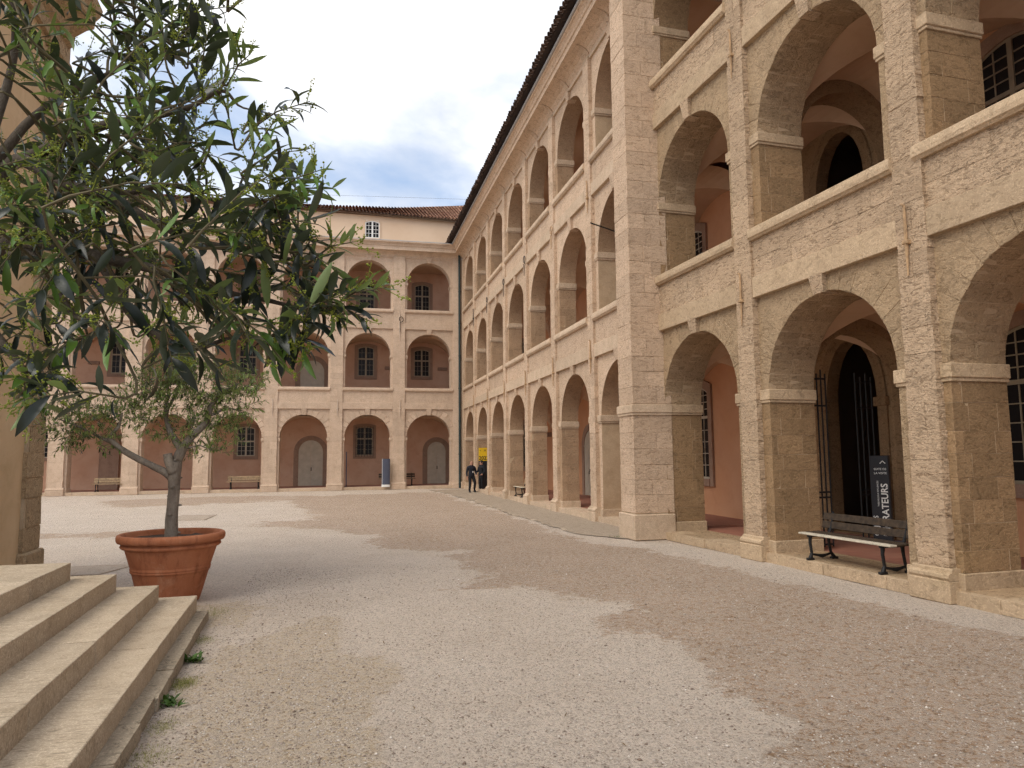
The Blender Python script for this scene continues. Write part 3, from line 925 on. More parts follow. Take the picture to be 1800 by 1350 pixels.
for i in range(ncol):
    x = -20.4 + (29.2) * (i + .5) / ncol
    P, Q = eave(x), ridge(x)
    tile_field(tb, tones, P - Vector((.1, .10, 0)), P + Vector((.1, -.10, 0)), lambda t, P=P, Q=Q: Q - P + Vector((0, .1, 0)), 1, 17, .088, i)
build_tiles('roof_tiles', tb, tones, roof)
# eave tile ends
tb = MB()
for i in range(ncol):
    x = -20.4 + 29.2 * (i + .5) / ncol; P = eave(x)
    tb.lathe([(.088, 0), (.07, .0)], (0, 0, 0), 10)
    n0 = len(tb.v) - 20
    for q in range(n0, len(tb.v)): vx = tb.v[q]; tb.v[q] = (P.x + vx[0], P.y - .16, P.z + .03 + vx[1])
tb = None
# wall anchors of the far wing
for k, x1 in enumerate(fxr[:6]):
    anchor(far, x1 - .3, 4.55, 5.55, M['anchor_pale'])
    anchor(far, x1 - .3, 9.65, 10.65, M['anchor_pale']) if k else anchor(far, x1 - .35, 9.3, 11.1, M['anchor_pale'])
anchor(far, fxr[0] - .33, 9.9, 11.2, M['iron'], -.02, 'hook')
# lead pipe in the corner
b = MB()
b.tube([(7.33, -.10, .02), (7.33, -.10, 14.9)], .075, 12)
for zz in (.25, 2.1, 4.2, 6.3, 8.4, 10.5, 12.6): b.tube([(7.33, -.10, zz), (7.33, -.10, zz + .09)], .09, 12)
b.tube([(7.33, -.10, 14.8), (7.30, -.20, 15.05), (7.30, -.40, 15.2)], .07, 10)
b.build('drainpipe', M['pipe'], far)
b = MB(); b.tube([(-8, 5.0, 20.05), (9, 5.2, 20.85)], .008, 4); b.build('roof_cable', M['iron'], roof)

# ---- long right wing ----------------------------------------------
LR = [dict(z0=0.0, base=.18, imp=(2.97, 3.2), spring=3.2, fas=4.99, cop=(6.11, 6.34)),
      dict(z0=5.07, base=5.3, imp=(8.0, 8.22), spring=8.2, fas=10.09, cop=(11.14, 11.37)),
      dict(z0=10.17, base=10.4, imp=(12.64, 12.86), spring=12.85, fas=14.62)]
lng = thing('gallery_wing', 'long right hand arcaded wing running from the corner pier back to the far wing', 'building', (7.487, 45.576, 0), -math.pi / 2)
PW = .52
lxr = [24.87 - 4.053 * k for k in range(6)]
lb = [(24.87, 28.403)] + [(24.87 - 4.053 * (k + 1), 24.87 - 4.053 * k - PW) for k in range(6)]
ml = dict(stone=M['stone_long'], smooth=M['stone_long'], coping=M['coping'], pilaster=M['stone_long'], reveal=M['reveal_long_shaded'], vous=M['stone_long'],
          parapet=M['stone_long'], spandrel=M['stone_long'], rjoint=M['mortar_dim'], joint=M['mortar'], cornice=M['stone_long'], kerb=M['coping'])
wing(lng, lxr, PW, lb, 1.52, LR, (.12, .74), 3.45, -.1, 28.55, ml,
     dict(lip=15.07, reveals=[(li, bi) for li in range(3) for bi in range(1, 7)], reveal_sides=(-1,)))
b = MB(); b.box(-.3, .54, .0, .3, .3, 14.8); b.cbox(-.2, .60, -.10, .3, 0, .42, .015); b.build('corner_pilaster', M['stone_long'], lng)
b = MB(); b.box(-6, 29.2, 3.45, 3.75, 0, 15.2); b.build('back_wall', M['pink_warm'], lng)
window(lng, 24.93, 1.25, 4.1, 1.25, 3.45, 2, 5, .66, .2, ('surround', 'wood_pale'), .22, far=False)
window(lng, 25.0, 6.55, 9.1, 1.25, 3.45, 2, 5, .66, .2, ('surround', 'wood_pale'), .22, far=False)
for xx in (18.7, 10.6, 2.5):
    window(lng, xx, 1.3, 4.0, 1.2, 3.45, 2, 4, .66, .2); window(lng, xx, 6.6, 9.1, 1.2, 3.45, 2, 4, .66, .2); window(lng, xx, 11.5, 13.7, 1.1, 3.45, 2, 4, .66, .2)
for xx in (14.6, 6.5): arched_door(lng, xx, .18, 3.1, 1.4, 3.45, .3)
for k in range(7):
    for zz in (3.0, 7.95):
        b = MB(); xx = 26.6 - 2.03 - 4.053 * k + 4.053 / 2 - 2.03
        b.cbox(xx - .16, xx + .16, 3.2, 3.5, zz, zz + .24, .03); b.build('corbel', M['surround'], lng)
for k, x1 in enumerate(lxr):
    anchor(lng, x1 - .2, 4.5, 5.54, M['anchor'])
    anchor(lng, x1 - .2, 9.6, 10.63, M['anchor'] if k < 2 else M['iron'], 0, 'bar' if k in (0, 5) else 'hook')
b = MB(); b.tube([(25.6, .5, 8.75), (25.5, -.25, 9.0)], .02, 6); b.build('flag_bracket', M['iron'], lng)
b = MB(); b.tube([(-.1, -.70, 15.63), (28.6, -.70, 15.63)], .05, 8); b.build('gutter', M['gutter'], lng)
rf = MB(); rf.face([(-1, -.90, 15.80), (29.2, -.90, 15.80), (29.2, 4.5, 17.6), (-1, 4.5, 17.6)]); rf.box(-1, 29.2, -.62, .3, 15.66, 15.78)
rf.face([(-1, -.90, 15.76), (-1, .3, 16.1), (29.2, .3, 16.1), (29.2, -.90, 15.76)])
lroof = rf.build('roof', simple('roof_bed_dark', (0.05, 0.034, 0.028), 0.95, .2, 3.0), lng)
tb, tones = MB(), []
tile_field(tb, tones, Vector((29.2, -.97, 15.80)), Vector((-1, -.97, 15.80)), lambda t: Vector((0, 5.4, 1.8)), 130, 4, .095, 3)
tile_field(tb, tones, Vector((29.2, -.92, 15.72)), Vector((-1, -.92, 15.72)), lambda t: Vector((0, 5.4, 1.8)), 131, 1, .07, 5)
build_tiles('roof_tiles', tb, tones, lroof, 'roof_dark')

# ---- near right wing ----------------------------------------------
ROT2 = math.atan2(-0.99863265, 0.05227638)
near = thing('gallery_wing', 'nearest right hand arcaded wing of rough eroded stone, with the tall square corner pier', 'building', (7.67068, 12.22279, 0), ROT2)
nxr = [0.0, 4.053, 8.106, 12.159]
nb = [(-4.053, -PW), (0.0, 3.533), (3.93, 7.463), (8.106, 11.639)]
mn = dict(stone=M['stone_near'], smooth=M['stone_near'], coping=M['smooth_near'], pilaster=M['stone_near'], reveal=M['reveal_near_shaded'], vous=M['vous_near'],
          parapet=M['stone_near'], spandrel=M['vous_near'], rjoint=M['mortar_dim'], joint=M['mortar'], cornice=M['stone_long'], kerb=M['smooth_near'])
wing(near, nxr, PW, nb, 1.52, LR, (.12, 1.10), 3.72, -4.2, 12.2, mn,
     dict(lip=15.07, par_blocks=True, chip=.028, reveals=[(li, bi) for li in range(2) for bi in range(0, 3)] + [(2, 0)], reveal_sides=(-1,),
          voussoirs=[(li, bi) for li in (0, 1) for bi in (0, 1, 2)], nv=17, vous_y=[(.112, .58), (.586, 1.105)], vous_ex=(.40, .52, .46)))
NBY = 3.72
# back wall: pink plaster, with dark arched doorways in the bay beside the pier
for (x0, x1) in ((-5.2, -3.2), (-.3, 12.2)):
    b = MB(); b.box(x0, x1, NBY, NBY + .3, 0, 15.2); b.build('back_wall', M['pink_warm'], near)
b = MB()
arch_panel(b, -3.2, -.3, 0, 5.1, -1.72, .78, 3.2, 1.36, NBY, NBY + .3, .18, ends=True)
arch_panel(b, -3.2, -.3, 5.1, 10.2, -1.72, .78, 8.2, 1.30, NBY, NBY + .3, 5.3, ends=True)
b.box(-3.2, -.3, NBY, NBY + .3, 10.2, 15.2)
b.build('back_wall', M['reveal_near_shaded'], near)
b = MB()
for (za, zs, hh) in ((.18, 3.2, 1.36), (5.3, 8.2, 1.30)):
    for i in range(12):
        t0, t1 = math.pi * i / 12, math.pi * (i + 1) / 12
        P = lambda k, t: (-1.72 - (.78 + k) * math.cos(t), NBY - .03, zs + (hh + k) * math.sin(t))
        b.face([P(0, t0), P(0, t1), P(.26, t1), P(.26, t0)])
        b.face([P(0, t0), (P(0, t0)[0], NBY + .3, P(0, t0)[2]), (P(0, t1)[0], NBY + .3, P(0, t1)[2]), P(0, t1)])
    for s in (-1, 1):
        b.box(-1.72 + s * .78, -1.72 + s * 1.04, NBY - .032, NBY + .02, za, zs)
        b.cbox(-1.72 + s * .73, -1.72 + s * 1.08, NBY - .10, NBY + .02, zs - .2, zs, .012)
b.build('doorway_surround', M['reveal_near_shaded'], near)
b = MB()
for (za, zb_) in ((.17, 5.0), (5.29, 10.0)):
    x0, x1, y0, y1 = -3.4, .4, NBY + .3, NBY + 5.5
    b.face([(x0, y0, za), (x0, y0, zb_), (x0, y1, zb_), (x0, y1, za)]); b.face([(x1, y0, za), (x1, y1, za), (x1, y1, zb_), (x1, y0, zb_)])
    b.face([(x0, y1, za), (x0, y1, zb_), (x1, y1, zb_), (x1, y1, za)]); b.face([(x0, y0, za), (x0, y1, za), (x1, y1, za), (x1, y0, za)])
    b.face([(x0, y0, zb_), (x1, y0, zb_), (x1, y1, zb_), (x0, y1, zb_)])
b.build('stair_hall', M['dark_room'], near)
# transverse arches inside the gallery at the first pier
tr = lambda x, y, z: (y, x, z)
for (z0, zs, z1) in ((.18, 3.2, 5.0), (5.3, 8.2, 10.1)):
    b = MB(); arch_panel(b, 1.15, NBY, z0, z1, 2.455, 1.24, zs, 1.24, -.50, .06, z0, tr, 24)
    o = b.build('transverse_arch', M['reveal_near_shaded'], near)
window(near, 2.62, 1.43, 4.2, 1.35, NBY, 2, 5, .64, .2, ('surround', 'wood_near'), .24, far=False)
window(near, 2.62, 6.6, 9.35, 1.35, NBY, 2, 5, .64, .2, ('surround', 'wood_shaded'), .24, far=False)
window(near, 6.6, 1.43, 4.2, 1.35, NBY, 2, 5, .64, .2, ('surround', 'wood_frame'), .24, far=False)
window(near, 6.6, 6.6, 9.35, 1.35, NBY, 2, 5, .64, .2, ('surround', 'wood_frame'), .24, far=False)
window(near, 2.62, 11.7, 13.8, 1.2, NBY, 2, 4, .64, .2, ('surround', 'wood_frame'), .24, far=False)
for xx in (-4.0, 4.3, 8.3):
    for zz in (3.0, 7.95):
        b = MB(); b.cbox(xx - .2, xx + .2, NBY - .28, NBY + .02, zz, zz + .22, .03); b.build('corbel', M['surround'], near)
for x1 in nxr:
    anchor(near, x1 - .31, 4.5, 5.54, M['anchor']); anchor(near, x1 - .31, 9.6, 10.63, M['anchor'])
rf = MB(); rf.face([(-4.4, -.90, 15.80), (13, -.90, 15.80), (13, 4.5, 17.6), (-4.4, 4.5, 17.6)]); rf.build('roof', bpy.data.materials['roof_bed'], near)
# the tall square pier between the two right hand wings (built in world axes, carried by the near wing)
pier = link('corner_pier', None, near)
pier.matrix_parent_inverse = near.matrix_basis.inverted() if False else Matrix.Identity(4)
bpy.context.view_layer.update()
pier.matrix_world = Matrix.Identity(4)
bpy.context.view_layer.update()
px0, px1, py0, py1 = 6.75, 8.05, 16.02, 16.90
b = MB(); b.box(px0 + .015, px1 - .33, py0 + .015, py1 - .015, 0, 14.9); b.build('pier_core', M['mortar'], pier)
pbk = block_meshes(M['stone_long'], 'stone_block', 6, .010)
def pier_run(z0, z1):
    zs_ = courses(z0, z1, .40)
    for i, (za, zb_) in enumerate(zip(zs_[:-1], zs_[1:])):
        j = rnd.uniform(-.003, .003)
        xm = px0 + (.42 if i % 2 else .62) + rnd.uniform(-.05, .05)
        blk(pbk, pier, px0 + j, xm - .002, py0 + j, py1, za + .002, zb_ - .002)
        blk(pbk, pier, xm + .002, px1 - .3, py0 + rnd.uniform(-.002, .004), py1, za + .002, zb_ - .002)
pier_run(.62, 2.96); pier_run(3.21, 14.62)
b = MB(); b.cbox(px0 - .06, px1 - .3, py0 - .06, py1 + .05, 0, .60, .02); b.build('pier_base', M['coping'], pier)
b = MB(); b.cbox(px0 - .05, px1 - .3, py0 - .05, py1 + .04, 3.0, 3.2, .012); b.cbox(px0 - .03, px1 - .3, py0 - .03, py1 + .03, 2.94, 3.0, .008)
b.build('pier_impost', M['coping'], pier)
prof = [(.30 - .0, 15.07 - .42)]
b = MB(); b.extrude([(px0 + y, z) for y, z in cornice_profile(15.07)], py0 - .2, py1 + .2, axis='y'); b.build('pier_cornice', M['stone_long'], pier)

# ================================================================== chapel corner on the left
D2 = Vector((-0.05227638, 0.99863265, 0)); N2 = Vector((0.99863265, 0.05227638, 0))
ROTS = math.atan2(0.05227638, 0.99863265)
ch = thing('chapel', 'tan plastered chapel wall with an eroded stone corner pilaster at the left edge', 'building', (-4.985, 14.0, 0), ROTS)
# local: x out to the yard, y away from the camera; corner at the origin
b = MB(); b.box(-2.6, -.06, -5.0, -.02, 0, 9.3); b.build('wall', M['chapel'], ch)
M['chapel_stone'] = stone('chapel_stone', (0.56, 0.42, 0.265), (0.48, 0.35, 0.215), (0.32, 0.225, 0.13), 1.0, 1.3, 0.6, 0.3, 0.10, 1.3, 0.2, 0.6)
cb = block_meshes(M['chapel_stone'], 'stone_block', 5, .016)
b = MB(); b.box(-.55, -.012, -.78, -.012, .0, 9.3); pil = b.build('corner_pilaster', M['mortar'], ch)
zs_ = courses(.52, 8.75, .42)
for i, (za, zb_) in enumerate(zip(zs_[:-1], zs_[1:])):
    j = rnd.uniform(-.006, .006)
    blk(cb, pil, -.56, j, -.80 + (.10 if i % 3 == 1 else 0), 0, za + .003, zb_ - .003)
b = MB(); b.cbox(-.6, .07, -.86, .06, 0, .52, .03); b.build('pilaster_base', M['chapel_stone'], pil)
b = MB(); b.cbox(-.6, .05, -.86, .05, 8.75, 9.05, .03); b.cbox(-.6, .09, -.9, .09, 9.05, 9.2, .03); b.build('capital', M['chapel_stone'], pil)
prof = [(-.5, 9.2), (.02, 9.2), (.02, 9.5), (.10, 9.55), (.12, 9.75), (.30, 9.9), (.42, 9.95), (.44, 10.1), (.52, 10.2), (.55, 10.32), (-.5, 10.5)]
b = MB(); b.extrude(prof, -5.0, .05, axis='y'); b.box(-2.6, -.02, -5, .3, 9.3, 10.3)
b.build('cornice', M['chapel_stone'], ch)

# ================================================================== stone steps
M['step'] = stone('step_stone', (0.57, 0.465, 0.345), (0.50, 0.40, 0.29), (0.37, 0.285, 0.19), 0.4, 1.8, 0.45, 0.35, 0.12, 1.0, 0.10, 0.30, 0.5)
M['old_kerb'] = stone('old_kerb', (0.42, 0.345, 0.255), (0.35, 0.285, 0.205), (0.22, 0.175, 0.12), 0.8, 1.5, 0.55, 0.1, 0.22, 1.0, 0.15, 0.6)
st = thing('stone_steps', 'pale stone steps rising to the chapel at the lower left', 'steps', (-1.735, 9.93, 0), ROTS)
SX = [0.0, -.40, -.80, -1.19]; SY = [0.0, -.27, -.55, -.87]; SZ = [.295, .49, .685, .88]
NEAR_Y, LEFT = -7.3, -2.85
sb = block_meshes(M['step'], 'slab', 6, .006)
for i in range(4):
    z1 = SZ[i]; z0 = SZ[i - 1] - .03 if i else .05
    core = MB(); core.box(LEFT, SX[i] - .012, NEAR_Y, SY[i] - .012, z0 - .02 if i else .0, z1 - .012)
    so = core.build('step', M['mortar'], st)
    y = SY[i]; dep = .50 if i < 3 else .55
    while y > NEAR_Y + .1:
        L_ = min(rnd.uniform(1.1, 1.75), y - NEAR_Y)
        if y - L_ - NEAR_Y < .4: L_ = y - NEAR_Y
        link('slab', rnd.choice(sb), so, (SX[i] - dep / 2 + rnd.uniform(-.003, .003), y - L_ / 2, (z0 + z1) / 2 + rnd.uniform(-.002, .002)), None, (dep, L_ - .005, z1 - z0))
        y -= L_
    x = SX[i] - dep - .004                       # return along the far end
    while x > LEFT + .1:
        L_ = min(rnd.uniform(.9, 1.3), x - LEFT)
        link('slab', rnd.choice(sb), so, (x - L_ / 2, SY[i] - .22, (z0 + z1) / 2), None, (L_ - .005, .44, z1 - z0))
        x -= L_
    if i == 3:                                   # platform paving
        y = SY[i] - .45
        x0 = SX[i] - dep - .004
        while y > NEAR_Y + .05:
            L_ = min(rnd.uniform(.8, 1.2), y - NEAR_Y)
            link('slab', rnd.choice(sb), so, ((x0 + LEFT) / 2, y - L_ / 2, (z0 + z1) / 2 - .001), None, (x0 - LEFT - .005, L_ - .005, z1 - z0))
            y -= L_
kb = block_meshes(M['old_kerb'], 'kerb_stone', 6, .03)
y = -.02
while y > NEAR_Y:
    L_ = rnd.uniform(.55, 1.25)
    o = link('kerb_stone', rnd.choice(kb), st, (.03 + rnd.uniform(-.015, .015), y - L_ / 2, .035 + rnd.uniform(-.012, .012)), (0, rnd.uniform(-.03, .03), rnd.uniform(-.012, .012)), (.24, L_ - .02, .15))
    y -= L_

M['cover'] = stone('cover_stone', (0.50, 0.41, 0.325), (0.43, 0.345, 0.265), (0.30, 0.225, 0.165), 0.6, 1.3, 0.5, 0.0, 0.1, 1.0, 0.0, 0.5)
# cover slabs let into the gravel
def cover(label, pts, mat):
    b_ = MB(); z = .012
    c_ = Vector((sum(p[0] for p in pts) / 4, sum(p[1] for p in pts) / 4, 0))
    inn = [c_ + (Vector((p[0], p[1], 0)) - c_) * .97 for p in pts]
    vs_ = [(p[0], p[1], -.05) for p in pts] + [(p[0], p[1], z - .004) for p in pts] + [(p.x, p.y, z) for p in inn]
    b_.add(vs_, [(0, 1, 5, 4), (1, 2, 6, 5), (2, 3, 7, 6), (3, 0, 4, 7), (4, 5, 9, 8), (5, 6, 10, 9), (6, 7, 11, 10), (7, 4, 8, 11), (8, 9, 10, 11)])
    return tag(b_.build('cover_slab', mat), label, 'cover slab')
cover('grey stone cover slab in the gravel behind the potted olive', [(-5.6, 26.0), (-4.35, 25.7), (-4.3, 27.9), (-5.5, 28.2)], M['cover'])
cover('gravel topped cover slab beside the chapel steps', [(-5.3, 14.2), (-4.1, 14.2), (-3.75, 15.4), (-5.0, 15.4)], M['cover'])

# ================================================================== benches
M['slat'] = simple('weathered_slat', (0.30, 0.21, 0.12), 0.75, .45, 9.0, 0, .4)
M['slat_pale'] = simple('pale_worn_slat', (0.50, 0.44, 0.34), 0.75, .3, 12.0, 0, .4)
M['slat_dark'] = simple('dark_worn_slat', (0.045, 0.029, 0.017), 0.7, .6, 16.0, 0, .4)
def bench(label, loc, rotz, L=1.9, pale=True, dark=False, group='slatted benches in the arcades'):
    t = thing('bench', label, 'bench', loc, rotz, group)
    seat = M['slat_pale'] if pale else M['slat']; bk = M['slat_dark'] if dark else M['slat']
    for k in range(3):                           # local -y is the front
        y = -.21 + k * .145
        MB().cbox(-L / 2, L / 2, y - .066, y + .066, .425 + .004 * k, .455 + .004 * k, .006).build('seat_slat', seat if k == 0 else (bk if dark else M['slat']), t)
    for k in range(2):
        z = .575 + k * .14; y = .245 + k * .033
        MB().add(*(lambda q: ([(a, b_ + (c_ * .22), c_) for a, b_, c_ in q[0]], q[1]))(chamfer_cube(L / 2, .016, .058, .006))).build('backrest_slat', bk, t, loc=(0, y, z))
    for s in (-1, 1):
        x = s * (L / 2 - .22)
        b_ = MB()
        b_.tube([(x, -.20, .42), (x, -.215, .30), (x, -.19, .12), (x, -.22, .035)], [.034, .026, .024, .036], 8)
        b_.tube([(x, .16, .42), (x, .17, .30), (x, .20, .12), (x, .26, .035)], [.034, .026, .024, .036], 8)
        b_.tube([(x, -.20, .10), (x, -.06, .075), (x, .02, .06), (x, .10, .075), (x, .20, .10)], [.018, .022, .034, .022, .018], 7)
        b_.cbox(x - .035, x + .035, -.29, -.16, 0, .04, .012); b_.cbox(x - .035, x + .035, .20, .33, 0, .04, .012)
        b_.tube([(x, -.26, .41), (x, 0, .405), (x, .20, .41)], .022, 7)
        b_.tube([(x, .17, .40), (x, .24, .56), (x, .30, .80)], [.028, .022, .016], 7)
        b_.build('leg_frame', M['iron'], t)
    return t
def near_pt(lx, ly, z=0.0):
    X = Vector((0.05227638, -0.99863265, 0)); Y = Vector((0.99863265, 0.05227638, 0))
    return Vector((7.67068, 12.22279, z)) + X * lx + Y * ly
bench('dark slatted bench with pale seat edge under the nearest arch by the black sign', near_pt(1.98, .33, .18), ROT2, 2.05, True, True)
bench('slatted bench in the far arcade below the small paned window, right of the potted olive', (-5.6, 46.0, .18), 0, 2.0, False)
bench('slatted bench in the far arcade behind the potted olive branch, leftmost of the benches', (-12.75, 45.9, .18), 0, 2.1, False)
bench('dark slatted bench half hidden by the grey panel sign in the far arcade', (3.5, 46.9, .18), 0, 2.3, False, True)
bench('pale slatted bench jutting out between two pilasters of the long arcade', (7.95, 31.55, .18), -math.pi / 2, 1.6, True)

# ================================================================== signs
def text_mesh(txt, size, name='lettering', bold=0.0):
    cu = bpy.data.curves.new(name, 'FONT'); cu.body = txt; cu.size = size; cu.extrude = .001; cu.offset = bold; cu.resolution_u = 3
    ob = bpy.data.objects.new(name, cu); col.objects.link(ob)
    dg = bpy.context.evaluated_depsgraph_get(); dg.update()
    me_ = bpy.data.meshes.new_from_object(ob.evaluated_get(dg))
    bpy.data.objects.remove(ob); bpy.data.curves.remove(cu)
    return me_
M['sign_black'] = simple('sign_black', (0.022, 0.021, 0.024), .45, .2, 3)
M['sign_white'] = simple('sign_white', (0.72, 0.70, 0.66), .6, .05, 3)
M['sign_grey'] = simple('sign_grey', (0.07, 0.075, 0.105), .5, .1, 3)
M['sign_yellow'] = simple('sign_yellow', (0.75, 0.47, 0.02), .5, .06, 3)
def put_text(txt, size, x, z, parent, mat, rot=0.0, yy=-.062, bold=.0, sx=1.0):
    me_ = text_mesh(txt, size, bold=bold); me_.materials.clear(); me_.materials.append(mat)
    return link('lettering', me_, parent, (x, yy, z), (math.pi / 2, -rot, 0), (sx, 1, 1))
sg = thing('information_sign', 'tall black exhibition sign with white vertical lettering behind the near bench', 'sign', near_pt(-.08, 2.85, .18), ROT2 + .55)
b = MB(); b.cbox(-.18, .18, -.06, .06, .07, 1.76, .012); b.build('panel', M['sign_black'], sg)
b = MB(); b.cbox(-.30, .30, -.16, .16, 0, .08, .02); b.build('base', M['sign_grey'], sg)
put_text('MIGRATEURS', .175, .135, .17, sg, M['sign_white'], math.pi / 2, bold=.003)
put_text('OBJETS', .125, -.065, .17, sg, M['sign_white'], math.pi / 2)
put_text('TRÉSORS SOUS INFLUENCES', .04, -.03, .75, sg, M['sign_white'], math.pi / 2)
put_text('SUITE DE', .058, -.10, 1.47, sg, M['sign_white']); put_text('LA VISITE', .058, -.10, 1.39, sg, M['sign_white'])
b = MB(); b.tube([(.02, -.063, 1.60), (.07, -.063, 1.65), (.12, -.063, 1.60)], .010, 5); b.build('arrow', M['sign_white'], sg)
gs = thing('panel_sign', 'tall dark grey panel sign on a pale foot between two far pilasters', 'sign', (2.70, 45.35, .18), -.1)
b = MB(); b.extrude([(.25 * math.cos(t) * 1.0, .06 * math.sin(t)) for t in [2 * math.pi * i / 20 for i in range(20)]], .14, 1.72, axis='z'); b.build('panel', M['sign_grey'], gs)
b = MB(); b.extrude([(.26 * math.cos(t), .075 * math.sin(t)) for t in [2 * math.pi * i / 20 for i in range(20)]], 0, .14, axis='z'); b.build('foot', M['sign_white'], gs)
b = MB(); b.box(-.235, -.215, -.03, .03, .14, 1.74); b.build('edge_trim', M['sign_white'], gs)
for xx, yy in ((-.82, 46.25), (.32, 46.25)):
    b = MB(); b.cbox(xx - .03, xx + .03, yy - .25, yy + .25, .2, 2.35, .006)
    tag(b.build('display_board', M['sign_grey']), 'thin grey panel edge standing %s the second far pilaster from the corner' % ('left of' if xx < 0 else 'right of'), 'board')
bn = thing('banner_sign', 'yellow and black banner reading 2022 behind the two men', 'sign', (7.96, 40.64, .18), 0)
b = MB(); b.box(-.32, .32, -.02, .02, 1.56, 2.30); b.build('panel', M['sign_yellow'], bn)
b = MB(); b.box(-.32, .32, -.021, .02, .0, 1.555); b.build('lower_panel', M['sign_black'], bn)
put_text('2022', .30, -.315, 1.62, bn, M['sign_black'], 0, -.025, .006, .95); put_text('<   M', .18, -.28, 2.08, bn, M['sign_black'], 0, -.025)

# ================================================================== iron gate leaves in the transverse arch
def gate(label, lx, y0, y1, z1):
    t = thing('iron_gate', label, 'gate', near_pt(lx, y0, .18), ROT2 + math.pi / 2, 'open iron gate leaves')
    W_ = y1 - y0; n = max(3, int(W_ / .1) + 1)
    for i in range(n):
        x = W_ * i / (n - 1); MB().tube([(x, 0, .03), (x, 0, z1 + (.12 if i % 2 else .2))], .016, 6).build('bar', M['iron'], t)
    for z in (.06, .95, 1.05, 2.72, z1): MB().cbox(-.01, W_ + .01, -.012, .012, z, z + .035, .004).build('rail', M['iron'], t)
gate('open iron gate leaf against the back of the near arch pier', .02, 1.26, 1.56, 3.25)
gate('iron gate leaf on the dark right side of the inner arch', -.35, 2.60, 3.00, 3.25)

